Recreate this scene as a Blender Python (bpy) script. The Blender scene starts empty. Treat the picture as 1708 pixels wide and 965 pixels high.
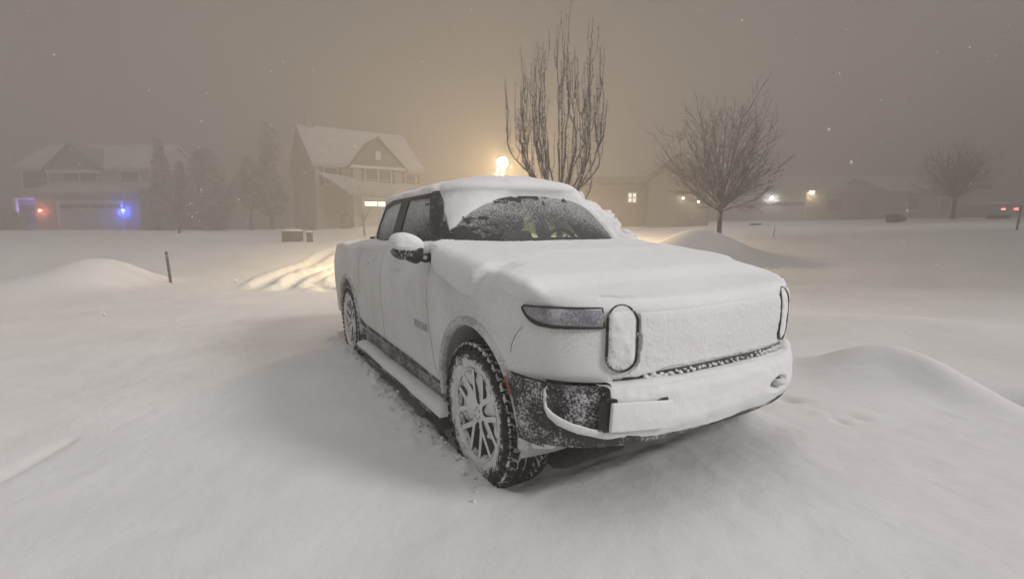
import bpy, math, random
import numpy as np
from math import radians as R, pi, sin, cos
random.seed(7); RNG = np.random.default_rng(11)
S = bpy.context.scene
COL = S.collection

# ------------------------------------------------------------------ camera
CP = np.array([2.4463, -2.1522, 1.4987]); YAW, PITCH, ROLL, FPX = 2.615, .1218, -.0083, 795.3
_fw = np.array([cos(YAW)*cos(PITCH), sin(YAW)*cos(PITCH), -sin(PITCH)])
_r = np.cross(_fw, [0, 0, 1]); _r /= np.linalg.norm(_r); _u = np.cross(_r, _fw)
_r, _u = _r*cos(ROLL)+_u*sin(ROLL), -_r*sin(ROLL)+_u*cos(ROLL)
cd = bpy.data.cameras.new('camera'); cam = bpy.data.objects.new('camera', cd); COL.objects.link(cam)
from mathutils import Matrix, Vector
cam.matrix_world = Matrix(((_r[0], _u[0], -_fw[0], CP[0]), (_r[1], _u[1], -_fw[1], CP[1]), (_r[2], _u[2], -_fw[2], CP[2]), (0, 0, 0, 1)))
cd.sensor_width = 36; cd.lens = FPX/1708*36; cd.clip_end = 3000; cd.clip_start = .05
S.camera = cam

# ------------------------------------------------------------------ world, sun, exposure
SUN_AZ, SUN_EL = R(35), R(29)
W = bpy.data.worlds.new('World'); S.world = W; W.use_nodes = True
nt = W.node_tree; nt.nodes.clear()
out = nt.nodes.new('ShaderNodeOutputWorld'); bg = nt.nodes.new('ShaderNodeBackground')
sky = nt.nodes.new('ShaderNodeTexSky'); sky.sky_type = 'NISHITA'; sky.sun_disc = False
sky.sun_elevation = SUN_EL; sky.sun_rotation = pi/2-SUN_AZ
sky.air_density = 2; sky.dust_density = 6
mix = nt.nodes.new('ShaderNodeMix'); mix.data_type = 'RGBA'; mix.inputs[0].default_value = .97
nz = nt.nodes.new('ShaderNodeTexNoise'); nz.inputs['Scale'].default_value = 1.3; nz.inputs['Detail'].default_value = 4
# low cloud lit from the ground: dim and brown towards the horizon, paler overhead
wt = nt.nodes.new('ShaderNodeTexCoord'); ws_ = nt.nodes.new('ShaderNodeSeparateXYZ'); nt.links.new(wt.outputs['Generated'], ws_.inputs[0])
wa = nt.nodes.new('ShaderNodeMath'); wa.operation = 'MULTIPLY_ADD'; wa.inputs[1].default_value = .10; nt.links.new(nz.outputs['Fac'], wa.inputs[0]); nt.links.new(ws_.outputs[2], wa.inputs[2])
cr = nt.nodes.new('ShaderNodeValToRGB'); ce = cr.color_ramp.elements; ce.new(.5)
ce[0].position = 0; ce[0].color = (1.5, 1.32, 1.16, 1)
ce[1].position = .50; ce[1].color = (1.15, 1.02, .90, 1)
ce[2].position = .85; ce[2].color = (6.9, 6.85, 6.85, 1)
nt.links.new(wa.outputs[0], cr.inputs[0])
nt.links.new(sky.outputs[0], mix.inputs[6]); nt.links.new(cr.outputs[0], mix.inputs[7])
nt.links.new(mix.outputs[2], bg.inputs[0]); bg.inputs[1].default_value = .10
nt.links.new(bg.outputs[0], out.inputs[0])
sl = bpy.data.lights.new('sun', 'SUN'); sl.energy = 3.4; sl.angle = R(14); sl.color = (1, .975, .975)
so = bpy.data.objects.new('sun', sl); COL.objects.link(so)
so.rotation_euler = Vector((-cos(SUN_AZ)*cos(SUN_EL), -sin(SUN_AZ)*cos(SUN_EL), -sin(SUN_EL))).to_track_quat('-Z', 'Y').to_euler()
so.location = (20, 20, 30)
S.view_settings.view_transform = 'Standard'; S.view_settings.look = 'None'
S.view_settings.exposure = 0.68; S.view_settings.gamma = 1
S.cycles.max_bounces = 6; S.cycles.volume_bounces = 1; S.cycles.transparent_max_bounces = 8
S.cycles.use_denoising = True
HAZE_DENSITY = .039
HAZE_COL = (.36, .336, .315)

# ------------------------------------------------------------------ numeric helpers
def bp(px, py, axis, val):
    d = _fw+_r*(px-854)/FPX+_u*(482.5-py)/FPX
    return CP+d*(val-CP[axis])/d[axis]
def along(px, dist):                                   # ground direction through a picture column
    d = _fw+_r*(px-854)/FPX
    d2 = d[:2]/np.linalg.norm(_fw[:2])
    return CP[:2]+d2*dist                              # dist = depth
def sstep(a, b, x):
    t = np.clip((x-a)/(b-a), 0, 1); return t*t*(3-2*t)
_tab = RNG.random(65536)
def _h(ix, iy, iz): return _tab[((ix*73856093) ^ (iy*19349663) ^ (iz*83492791)) & 65535]
def vnoise(x, y, z=0.):
    x, y, z = np.broadcast_arrays(np.asarray(x, float), np.asarray(y, float), np.asarray(z, float))
    ix, iy, iz = (np.floor(q).astype(np.int64) for q in (x, y, z))
    fx, fy, fz = x-ix, y-iy, z-iz
    fx, fy, fz = (q*q*(3-2*q) for q in (fx, fy, fz))
    r = 0
    for a in (0, 1):
        for b in (0, 1):
            for c in (0, 1):
                r = r+_h(ix+a, iy+b, iz+c)*(fx if a else 1-fx)*(fy if b else 1-fy)*(fz if c else 1-fz)
    return r*2-1
def fbm(x, y, z=0., o=4, g=.5):
    r = 0; a = 1.
    for k in range(o):
        s = 2.03**k
        r = r+a*vnoise(np.asarray(x)*s+k*7.1, np.asarray(y)*s+k*3.7, np.asarray(z)*s+k*11.3); a *= g
    return r

# ------------------------------------------------------------------ object helpers
def tag(o, label=None, cat=None, group=None, kind=None):
    if label: o['label'] = label
    if cat: o['category'] = cat
    if group: o['group'] = group
    if kind: o['kind'] = kind
    return o
def empty(name, loc=(0, 0, 0), rz=0):
    o = bpy.data.objects.new(name, None); o.location = loc; o.rotation_euler = (0, 0, rz); o.empty_display_size = .2
    COL.objects.link(o); return o
def link(me, name, mat, parent=None, smooth=True, loc=None):
    if mat: me.materials.append(mat)
    if smooth: me.shade_smooth()
    o = bpy.data.objects.new(name, me); COL.objects.link(o)
    if parent: o.parent = parent
    if loc is not None: o.location = loc
    return o
def npmesh(name, V, F):
    me = bpy.data.meshes.new(name); V = np.asarray(V, float); F = np.asarray(F)
    me.vertices.add(len(V)); me.vertices.foreach_set('co', V.ravel())
    n, k = F.shape
    me.loops.add(n*k); me.loops.foreach_set('vertex_index', F.ravel().astype(np.int32))
    me.polygons.add(n); me.polygons.foreach_set('loop_start', np.arange(0, n*k, k, dtype=np.int32))
    me.update(calc_edges=True); me.validate(); return me
def gridfaces(nu, nv, closed_u=False):
    i = np.arange(nu if closed_u else nu-1)[:, None]; j = np.arange(nv-1)[None, :]
    a = i*nv+j; b = ((i+1) % nu)*nv+j
    return np.stack([a, b, b+1, a+1], -1)
def gridmesh(name, P, keep=None, closed_u=False, flip=False):
    nu, nv, _ = P.shape; F = gridfaces(nu, nv, closed_u)
    F = F[keep] if keep is not None else F.reshape(-1, 4)
    if flip: F = F[:, ::-1]
    used = np.unique(F); rem = np.full(nu*nv, -1); rem[used] = np.arange(len(used))
    return npmesh(name, P.reshape(-1, 3)[used], rem[F])
def normals(P):
    du = np.gradient(P, axis=0); dv = np.gradient(P, axis=1)
    n = np.cross(du, dv); return n/(np.linalg.norm(n, axis=-1, keepdims=True)+1e-12)
class MB:
    def __init__(s): s.v = []; s.f = []
    def add(s, V, F):
        o = len(s.v); s.v += [tuple(p) for p in V]; s.f += [tuple(o+i for i in f) for f in F]; return s
    def box(s, c, d, rz=0, taper=1.):
        x, y, z = d[0]/2, d[1]/2, d[2]/2; V = []
        for k in (-1, 1):
            t = taper if k > 0 else 1
            for a, b in ((-1, -1), (1, -1), (1, 1), (-1, 1)):
                px, py = a*x*t, b*y*t
                V.append((c[0]+px*cos(rz)-py*sin(rz), c[1]+px*sin(rz)+py*cos(rz), c[2]+k*z))
        return s.add(V, [(0, 3, 2, 1), (4, 5, 6, 7), (0, 1, 5, 4), (1, 2, 6, 5), (2, 3, 7, 6), (3, 0, 4, 7)])
    def tube(s, pts, rad, n=6, cap=True):
        pts = [Vector(p) for p in pts]; rad = [rad]*len(pts) if isinstance(rad, (int, float)) else rad
        V = []; F = []; up = Vector((.31, .17, .93)).normalized()
        for i, p in enumerate(pts):
            d = (pts[min(i+1, len(pts)-1)]-pts[max(i-1, 0)]).normalized()
            a = d.cross(up)
            if a.length < .05: a = d.cross(Vector((1, 0, 0)))
            a.normalize(); b = d.cross(a)
            for k in range(n):
                t = 2*pi*k/n; V.append(p+(a*cos(t)+b*sin(t))*rad[i])
        for i in range(len(pts)-1):
            for k in range(n):
                F.append((i*n+k, i*n+(k+1) % n, (i+1)*n+(k+1) % n, (i+1)*n+k))
        if cap: F += [tuple(range(n))[::-1], tuple((len(pts)-1)*n+k for k in range(n))]
        return s.add(V, F)
    def lathe(s, prof, n=48, c=(0, 0, 0), axis='y', closed=False):    # prof: (radius, along)
        V = []; F = []; m = len(prof)
        for k in range(n):
            t = 2*pi*k/n
            for r, h in prof:
                if axis == 'y': V.append((c[0]+r*cos(t), c[1]+h, c[2]+r*sin(t)))
                else: V.append((c[0]+r*cos(t), c[1]+r*sin(t), c[2]+h))
        for k in range(n):
            k2 = (k+1) % n
            for j in range(m-1+(1 if closed else 0)):
                j2 = (j+1) % m; F.append((k*m+j, k*m+j2, k2*m+j2, k2*m+j))
        return s.add(V, F)
    def prism(s, poly, y0, y1):                                       # poly in (x,z)
        n = len(poly); V = [(x, y0, z) for x, z in poly]+[(x, y1, z) for x, z in poly]
        F = [tuple(range(n)), tuple(range(2*n-1, n-1, -1))]+[(i, i+n, (i+1) % n+n, (i+1) % n) for i in range(n)]
        return s.add(V, F)
    def build(s, name, mat, parent=None, smooth=False, loc=None, bevel=0, seg=2):
        me = bpy.data.meshes.new(name); me.from_pydata(s.v, [], s.f); me.update()
        import bmesh
        bm = bmesh.new(); bm.from_mesh(me)
        if bevel:
            bmesh.ops.bevel(bm, geom=bm.edges[:], offset=bevel, segments=seg, affect='EDGES', profile=.5, clamp_overlap=True)
        bmesh.ops.recalc_face_normals(bm, faces=bm.faces[:])
        bm.to_mesh(me); bm.free()
        o = link(me, name, mat, parent, smooth, loc)
        return o

def blob(m, c, r, seed, n=10):
    V = []; F = []
    for i in range(n+1):
        for j in range(2*n):
            a = pi*i/n; b = pi*j/n; u = np.array([sin(a)*cos(b), sin(a)*sin(b), cos(a)]); k = r*(1+.45*float(fbm(u[0]*1.6+seed, u[1]*1.6, u[2]*1.6, 3))); V.append((c[0]+u[0]*k, c[1]+u[1]*k, c[2]+u[2]*k*.85))
    for i in range(n):
        for j in range(2*n): F.append((i*2*n+j, (i+1)*2*n+j, (i+1)*2*n+(j+1) % (2*n), i*2*n+(j+1) % (2*n)))
    m.add(V, F)
# ------------------------------------------------------------------ materials
def newmat(name):
    m = bpy.data.materials.new(name); m.use_nodes = True; n = m.node_tree
    return m, n, n.nodes['Principled BSDF']
def noise(n, scale, detail=3, rough=.55, obj=True, vec=None):
    t = n.nodes.new('ShaderNodeTexNoise'); t.inputs['Scale'].default_value = scale
    t.inputs['Detail'].default_value = detail; t.inputs['Roughness'].default_value = rough
    if vec is None:
        tc = n.nodes.new('ShaderNodeTexCoord'); vec = tc.outputs['Object']
    n.links.new(vec, t.inputs['Vector']); return t
def ramp(n, src, stops):
    c = n.nodes.new('ShaderNodeValToRGB'); e = c.color_ramp.elements
    while len(e) < len(stops): e.new(.5)
    for k, (p, v) in enumerate(stops):
        e[k].position = p; e[k].color = (v, v, v, 1) if isinstance(v, (int, float)) else (*v, 1)
    n.links.new(src, c.inputs[0]); return c
def bump(n, b, src, strength, dist):
    k = n.nodes.new('ShaderNodeBump'); k.inputs['Strength'].default_value = strength; k.inputs['Distance'].default_value = dist
    n.links.new(src, k.inputs['Height']); n.links.new(k.outputs[0], b.inputs['Normal']); return k
def math_(n, op, a, b=None):
    m = n.nodes.new('ShaderNodeMath'); m.operation = op
    for i, v in enumerate((a, b)):
        if v is None: continue
        if isinstance(v, (int, float)): m.inputs[i].default_value = v
        else: n.links.new(v, m.inputs[i])
    return m.outputs[0]
def snow_mat(name, col=(.80, .80, .815), bs=.5, bd=.012, scale=18, var=.06):
    m, n, b = newmat(name); b.inputs['Roughness'].default_value = .85
    b.inputs['Specular IOR Level'].default_value = .25
    a = noise(n, scale, 6, .6); c = noise(n, scale*9, 3, .7)
    h = math_(n, 'ADD', a.outputs[0], math_(n, 'MULTIPLY', c.outputs[0], .22))
    bump(n, b, h, bs, bd)
    v = noise(n, 1.1, 4, .6)
    r = ramp(n, v.outputs[0], [(.3, tuple(q*(1-var) for q in col)), (.7, tuple(min(.9, q*(1+var*.5)) for q in col))])
    n.links.new(r.outputs[0], b.inputs['Base Color']); return m
SNOW = snow_mat('snow'); SNOW_T = snow_mat('packed_snow', (.81, .81, .82), .8, .008, 60)
GROUND = snow_mat('ground_snow', (.76, .755, .76), .45, .018, 9, .07)
def frost_mat(name, base, amount, fine=90, coarse=5, rough=.5, spread=.10, snowcol=(.74, .75, .77), bd=.004, metallic=0, radial=False, facing=0):
    """base surface with speckles of frozen snow; amount 0..1 is the share covered"""
    m, n, b = newmat(name)
    f = noise(n, fine, 4, .7); c = noise(n, coarse, 4, .6)
    s = math_(n, 'ADD', math_(n, 'MULTIPLY', f.outputs[0], .55), math_(n, 'MULTIPLY', c.outputs[0], .45))
    if facing:                                          # wind packs snow on the outward faces, the edges stay bare
        tc = n.nodes.new('ShaderNodeTexCoord'); sp = n.nodes.new('ShaderNodeSeparateXYZ'); n.links.new(tc.outputs['Normal'], sp.inputs[0])
        s = math_(n, 'ADD', s, math_(n, 'MULTIPLY', math_(n, 'SUBTRACT', math_(n, 'ABSOLUTE', sp.outputs[1]), .75), facing))
    if radial:                                          # road snow sticks to the sidewall near the rim, not to the tread
        tc = n.nodes.new('ShaderNodeTexCoord'); sp = n.nodes.new('ShaderNodeSeparateXYZ'); n.links.new(tc.outputs['Object'], sp.inputs[0])
        rr_ = math_(n, 'SQRT', math_(n, 'ADD', math_(n, 'MULTIPLY', sp.outputs[0], sp.outputs[0]), math_(n, 'MULTIPLY', sp.outputs[2], sp.outputs[2])))
        k_ = ramp(n, rr_, [(.29, .40), (.375, .16), (.408, .16), (.414, .31), (.424, .31), (.428, .08)])
        k_ = n.nodes.new('ShaderNodeMath') if False else k_; s = math_(n, 'SUBTRACT', math_(n, 'ADD', s, k_.outputs[0]), .16)
    thr = .5+(.5-amount)*.42
    mk = ramp(n, s, [(max(0, thr-spread/2), 0.), (min(1, thr+spread/2), 1.)])
    mx = n.nodes.new('ShaderNodeMix'); mx.data_type = 'RGBA'
    n.links.new(mk.outputs[0], mx.inputs[0]); mx.inputs[6].default_value = (*base, 1); mx.inputs[7].default_value = (*snowcol, 1)
    n.links.new(mx.outputs[2], b.inputs['Base Color'])
    rr = n.nodes.new('ShaderNodeMix'); rr.data_type = 'FLOAT'
    n.links.new(mk.outputs[0], rr.inputs[0]); rr.inputs[2].default_value = rough; rr.inputs[3].default_value = .9
    n.links.new(rr.outputs[0], b.inputs['Roughness'])
    b.inputs['Metallic'].default_value = metallic
    bump(n, b, s, .7, bd); return m
PAINT = frost_mat('frosted_paint', (.56, .57, .565), .60, 90, 2.4, .32, .13, (.76, .765, .77), .003)
FRONTFROST = frost_mat('caked_front', (.62, .63, .63), .9, 70, 5, .5, .3, (.80, .80, .81), .005)
CLAD = frost_mat('dark_cladding', (.028, .029, .031), .34, 85, 6, .7, .10, (.62, .63, .65), .004)
CLAD_G = frost_mat('grey_cladding', (.05, .052, .056), .42, 80, 5, .7, .16, (.6, .605, .62), .003)
LIPM = frost_mat('arch_frost', (.16, .162, .17), .62, 75, 7, .7, .22, (.68, .685, .70), .004)
TRIM = frost_mat('black_trim', (.013, .013, .014), .30, 75, 9, .35, .07, (.65, .66, .68), .003)
TRIM_C = frost_mat('black_trim_clean', (.022, .021, .021), .12, 110, 5, .35, .12, (.6, .6, .62), .001)
RUBBER = frost_mat('rubber', (.008, .008, .009), .24, 75, 14, .75, .05, (.62, .63, .65), .003)
TYREM = frost_mat('tyre_rubber', (.008, .008, .009), .22, 75, 14, .75, .06, (.66, .67, .69), .003, radial=True)
RIMM = frost_mat('rim_metal', (.045, .046, .05), .62, 60, 9, .45, .16, (.76, .77, .79), .004, .0, facing=.5)
LINER = frost_mat('liner', (.30, .305, .32), .55, 60, 4, .9, .5, (.62, .625, .64), .005)
LENS = frost_mat('lens', (.17, .165, .20), .45, 150, 8, .3, .2, (.60, .60, .64), .002)
LENS2 = frost_mat('headlight_lens', (.07, .07, .075), .76, 85, 8, .4, .12, (.78, .78, .80), .006)
def plain(name, col, rough=.6, metal=0, em=None, es=0):
    m, n, b = newmat(name); b.inputs['Base Color'].default_value = (*col, 1); b.inputs['Roughness'].default_value = rough
    b.inputs['Metallic'].default_value = metal
    t = noise(n, 24, 3); bump(n, b, t.outputs[0], .15, .003)
    if em: b.inputs['Emission Color'].default_value = (*em, 1); b.inputs['Emission Strength'].default_value = es
    return m
DARK = plain('dark_interior', (.03, .033, .03), .8)
SEATM = plain('seat_fabric', (.05, .055, .045), .8)
BADGE = plain('badge', (.46, .46, .47), .4)
AMBER = plain('amber_reflector', (.28, .055, .02), .35)
def glass_mat(name, cover, tint=(.10, .14, .11), vgrad=True):
    m, n, b = newmat(name)
    outp = n.nodes['Material Output']
    tr = n.nodes.new('ShaderNodeBsdfTransparent'); tr.inputs[0].default_value = (.42, .47, .42, 1)
    gl = n.nodes.new('ShaderNodeBsdfGlossy'); gl.inputs['Roughness'].default_value = .12
    m1 = n.nodes.new('ShaderNodeMixShader'); m1.inputs[0].default_value = .10
    n.links.new(tr.outputs[0], m1.inputs[1]); n.links.new(gl.outputs[0], m1.inputs[2])
    b.inputs['Base Color'].default_value = (.66, .68, .68, 1); b.inputs['Roughness'].default_value = .9
    f = noise(n, 75, 3, .75); c = noise(n, 3.0, 4, .6)
    tc = n.nodes.new('ShaderNodeTexCoord'); sp = n.nodes.new('ShaderNodeSeparateXYZ'); n.links.new(tc.outputs['Object'], sp.inputs[0])
    s = math_(n, 'ADD', math_(n, 'MULTIPLY', f.outputs[0], .78), math_(n, 'MULTIPLY', c.outputs[0], .22))
    if vgrad: s = math_(n, 'ADD', s, math_(n, 'ADD', math_(n, 'MULTIPLY', math_(n, 'SUBTRACT', sp.outputs[2], 1.58), .75), math_(n, 'MULTIPLY', math_(n, 'MULTIPLY', sp.outputs[1], sp.outputs[1]), .30 if cover < .35 else 0)))
    thr = .5+(.5-cover)*.4
    mk = ramp(n, s, [(thr-.12, .04), (thr+.16, .80)])
    m2 = n.nodes.new('ShaderNodeMixShader'); n.links.new(mk.outputs[0], m2.inputs[0])
    n.links.new(m1.outputs[0], m2.inputs[1]); n.links.new(b.outputs[0], m2.inputs[2])
    bump(n, b, s, .5, .003)
    n.links.new(m2.outputs[0], outp.inputs[0]); return m
GLASS_W = glass_mat('frosted_windscreen', .22); GLASS_S = glass_mat('frosted_side_glass', .50); GLASS_R = glass_mat('frosted_rear_glass', .68)
BARK = frost_mat('bark', (.035, .028, .024), .30, 30, 3, .9, .15, (.5, .5, .5), .01)
BARK2 = frost_mat('bark_pale', (.075, .06, .05), .22, 30, 3, .9, .15, (.5, .5, .5), .01)

# ------------------------------------------------------------------ ground snow
TRK = []                                               # tyre tracks: polylines of the snow ruts on the street
def _line(p, z=.15): return [bp(x, y, 2, z)[:2] for x, y in p]
for pts in ([(425, 480), (455, 462), (500, 447), (560, 434), (640, 428)], [(462, 484), (490, 468), (530, 453), (575, 443), (640, 436)],
            [(520, 480), (528, 466), (550, 455), (590, 447), (640, 443)], [(546, 484), (552, 470), (575, 460), (610, 453), (640, 450)]):
    TRK.append(_line(pts))
def seg_dist(X, Y, pl):
    best = np.full(X.shape, 1e9); side = np.zeros(X.shape); par = np.zeros(X.shape)
    for i in range(len(pl)-1):
        ax, ay = pl[i]; bx, by = pl[i+1]; dx, dy = bx-ax, by-ay; L = dx*dx+dy*dy
        t = ((X-ax)*dx+(Y-ay)*dy)/L; tc = np.clip(t, 0, 1)
        d = np.hypot(X-ax-tc*dx, Y-ay-tc*dy); m = d < best
        best = np.where(m, d, best); par = np.where(m, i+tc, par)
    return best, par
def smoothline(pl, n=24):
    pl = np.array(pl); t = np.linspace(0, len(pl)-1, len(pl)); tt = np.linspace(0, len(pl)-1, n); res = []
    for q in tt:
        i = min(int(q), len(pl)-2); f = q-i
        p0, p1, p2, p3 = pl[max(i-1, 0)], pl[i], pl[i+1], pl[min(i+2, len(pl)-1)]
        res.append(.5*((2*p1)+(-p0+p2)*f+(2*p0-5*p1+4*p2-p3)*f*f+(-p0+3*p1-3*p2+p3)*f**3))
    return res
TRK = [smoothline(t) for t in TRK]
def gauss(X, Y, cx, cy, sx, sy, rot=0):
    c, s = cos(rot), sin(rot); u = (X-cx)*c+(Y-cy)*s; v = -(X-cx)*s+(Y-cy)*c
    return np.exp(-(u/sx)**2-(v/sy)**2)
def mound(X, Y, px, py, z, sx, sy, rot, h):
    c = bp(px, py, 2, z); return h*gauss(X, Y, c[0], c[1], sx, sy, rot)
def ground_h(X, Y):
    X, Y = np.broadcast_arrays(np.asarray(X, float), np.asarray(Y, float))
    D = np.hypot(X-CP[0], Y-CP[1])
    st_ = sstep(10, 4, Y)                                # the street side stays low longer than the yards
    z = .10+st_*np.interp(D, [0, 14, 22, 27, 40, 80, 200, 1500], [0, 0, .10, .80, 1.62, 2.0, 3.0, 5.0])+(1-st_)*np.interp(D, [0, 12.5, 16, 20, 26, 40, 80, 200, 1500], [0, 0, .10, .38, .95, 1.62, 2.0, 3.0, 5.0])
    z = z+.35*sstep(9, 16, D)*sstep(2, 10, Y)
    # drifts
    z = z+.05*fbm(X*.22, Y*.22+5, 0, 3)*sstep(2.5, 9, D)+(.16-.11*st_)*fbm(X*.1+3, Y*.1, 0, 3)*sstep(14, 28, D)
    z = z+.012*fbm(X*.8, Y*.8, 2, 3)+.0035*fbm(X*5+Y*2, Y*7, 1, 3)*sstep(14, 3, D)
    # plowed mounds
    z = z+mound(X, Y, 205, 476, .1, 1.15, .75, YAW, .50)+mound(X, Y, 130, 482, .1, 1.0, .8, YAW, .42)
    z = z+mound(X, Y, 330, 420, .4, 2.4, 1.3, YAW+.3, .16)+mound(X, Y, 40, 470, .3, 2.6, 1.2, YAW+.5, .25)
    c = along(1160, 15); z = z+.95*gauss(X, Y, c[0], c[1], 1.6, 1.0, YAW+1.45)
    # mound beside the truck and the ridge behind it
    z = z+.25*gauss(X, Y, .42, 2.80, .46, .46, .3)+.17*gauss(X, Y, .92, 2.80, .45, .22, -.20)
    z = z+.26*gauss(X, Y, .6, 5.3, 2.6, .9, .1)+.2*gauss(X, Y, 2.8, 4.6, 1.5, .6, .2)
    z = z-.60*gauss(X, Y, 1.72, 3.14, .50, .20, -.12)
    # tyre tracks on the street
    for k, t in enumerate(TRK):
        d, par = seg_dist(X, Y, t); e = sstep(0, 4, par)
        wob = .05*fbm(X*1.5, Y*1.5, k, 2)
        z = z+e*(-.085*np.exp(-((d+wob)/.22)**4)+.05*np.exp(-((d+wob-.42)/.14)**2)*(1+.5*fbm(X*4, Y*4, k, 2)))
    # hollow under the truck
    n1 = .035*fbm(X*4, Y*4, 0, 4)+.02*fbm(X*14, Y*14, 0, 2)
    xf = .34
    ins = sstep(-.02, .055, (.985+n1-np.abs(Y+.0)))*sstep(-.14, .26, (xf+n1*.4-X))*sstep(-.05, .2, X+4.5)
    z = z-(.098+.02*fbm(X*3, Y*3, 4, 3))*ins
    # crumbled lip where the snow broke along the side
    lip = np.exp(-((np.abs(Y)-1.09)/.09)**2)*sstep(-4.3, -3.9, X)*sstep(.25, -.05, X)
    z = z+lip*(.020+.055*np.clip(fbm(X*17, Y*17, 3, 3), 0, 1))
    lip2 = np.exp(-((np.abs(Y)-1.18)/.16)**2)*sstep(-3.9, -3, X)*sstep(.3, -.1, X)
    z = z+lip2*.035*np.clip(fbm(X*20, Y*20, 9, 2)-.15, 0, 1)
    # left wheel pushed-up snow, footprints, small scrapes
    z = z+.05*gauss(X, Y, .42, .95, .16, .22)
    for px, py, a, h, r in ((1312, 668, .10, .05, .4), (1402, 706, .07, .022, -.4), (1430, 702, .06, .015, 0), (1500, 716, .14, .012, 1.4), (1640, 800, .10, .010, 1)):
        c = bp(px, py, 2, .13); z = z-h*gauss(X, Y, c[0], c[1], a, a*.55, r)+h*.5*gauss(X, Y, c[0]-.16, c[1]+.02, a*.5, a*.9, r)
    # shallow groove at the left edge
    d, par = seg_dist(X, Y, [bp(-160, 880, 2, .1)[:2], bp(0, 800, 2, .1)[:2], bp(118, 733, 2, .1)[:2]])
    z = z-.02*np.exp(-(d/.05)**2)
    # broad scooped drift in front
    z = z+.05*sstep(-.1, 1.1, X+.25*Y)*sstep(5, 1, np.abs(Y))*sstep(6, 2, np.abs(X))
    return z
def gz(x, y): return float(ground_h(np.array([x]), np.array([y]))[0])
def axis_lines(lo, hi, fine, c0, c1, grow=1.06, mx=30):
    a = list(np.arange(c0, c1, fine)); s = fine
    while a[-1] < hi: s = min(s*grow, mx); a.append(a[-1]+s)
    b = [c0]; s = fine
    while b[-1] > lo: s = min(s*grow, mx); b.append(b[-1]-s)
    return np.array(b[:0:-1]+a)
gx = axis_lines(-900, 900, .022, -4.6, 2.6, 1.022, 40); gy = axis_lines(-900, 900, .022, -3.2, 4.6, 1.022, 40)
GX, GY = np.meshgrid(gx, gy, indexing='ij')
g = link(gridmesh('ground', np.stack([GX, GY, ground_h(GX, GY)], -1)), 'ground', GROUND); tag(g, kind='structure')

ASPH = frost_mat('asphalt_dusted', (.05, .05, .052), .45, 40, 3, .9, .4, (.42, .42, .43), .004)
me = npmesh('driveway', [(-6.5, -2.6, .004), (3.5, -2.6, .004), (3.5, 4.6, .004), (-6.5, 4.6, .004)], [(0, 1, 2, 3)]); g = link(me, 'driveway', ASPH, None, False); tag(g, kind='structure')
# crumbs of broken snow along the trench beside the truck
m = MB(); random.seed(31)
for k in range(240):
    x_ = random.uniform(-3.0, .35); y_ = -1.03-abs(random.gauss(0, .06)); r_ = .004+.012*random.random()**2.5
    blob(m, (x_, y_, gz(x_, y_)+r_*.4), r_, k*2.1, 4)
o = m.build('snow_crumbs', SNOW_T, None, True); tag(o, 'crumbs of broken snow along the trench beside the truck', 'snow crumbs', kind='stuff')

# ------------------------------------------------------------------ truck body surfaces
OFF = np.array([1.8, 0, 0])
T = empty('pickup_truck', (-1.8, 0, 0))
tag(T, 'large pale pickup truck caked in snow, parked in the middle of the driveway', 'pickup truck')
def part(P, name, mat, parent=None, keep=None, flip=False, smooth=True, closed_u=False):
    o = link(gridmesh(name, P, keep, closed_u, flip), name, mat, parent or T, smooth)
    if (parent or T) is T: o.location = OFF
    return o
def mbpart(mb, name, mat, parent=None, smooth=False, bevel=0, seg=2):
    o = mb.build(name, mat, parent or T, smooth, None, bevel, seg)
    if (parent or T) is T: o.location = OFF
    return o
class Shell:
    """plan outline by p in [-3,3]: |p|<1 front cap, 1..2 side, 2..3 rear cap"""
    def __init__(s, F, X0, XR, RR, Wd, a, b, ar, br):
        s.F, s.X0, s.XR, s.RR, s.W, s.a, s.b, s.ar, s.br = F, X0, XR, RR, Wd, a, b, ar, br
    def pt(s, p, z):
        p, z = np.broadcast_arrays(np.asarray(p, float), np.asarray(z, float))
        q = np.abs(p); sg = np.where(p < 0, -1., 1.)
        th = np.clip(q, 0, 1)*pi/2; F, X0, XR, RR, Wd = s.F(z), s.X0(z), s.XR(z), s.RR(z), s.W(z)
        x1 = X0+(F-X0)*np.clip(np.cos(th), 0, 1)**(2/s.a); y1 = np.clip(np.sin(th), 0, 1)**(2/s.b)
        t = np.clip(q-1, 0, 1); x2 = X0+(XR-X0)*t
        th = np.clip(q-2, 0, 1)*pi/2
        x3 = XR+(RR-XR)*np.clip(np.sin(th), 0, 1)**(2/s.ar); y3 = np.clip(np.cos(th), 0, 1)**(2/s.br)
        x = np.where(q <= 1, x1, np.where(q <= 2, x2, x3)); y = np.where(q <= 1, y1, np.where(q <= 2, 1, y3))*Wd*sg
        return np.stack([x, y, z+0*x], -1)
    def p_front(s, y, z=1.):
        y = np.asarray(y, float); return np.sign(y)*np.arcsin(np.clip(np.abs(y)/s.W(z), 0, 1)**(s.b/2))*2/pi
    def p_side(s, x, z, sg=-1):
        return sg*(1+(x-s.X0(z))/(s.XR(z)-s.X0(z)))
def cst(v): return lambda z: v+0*z
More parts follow.
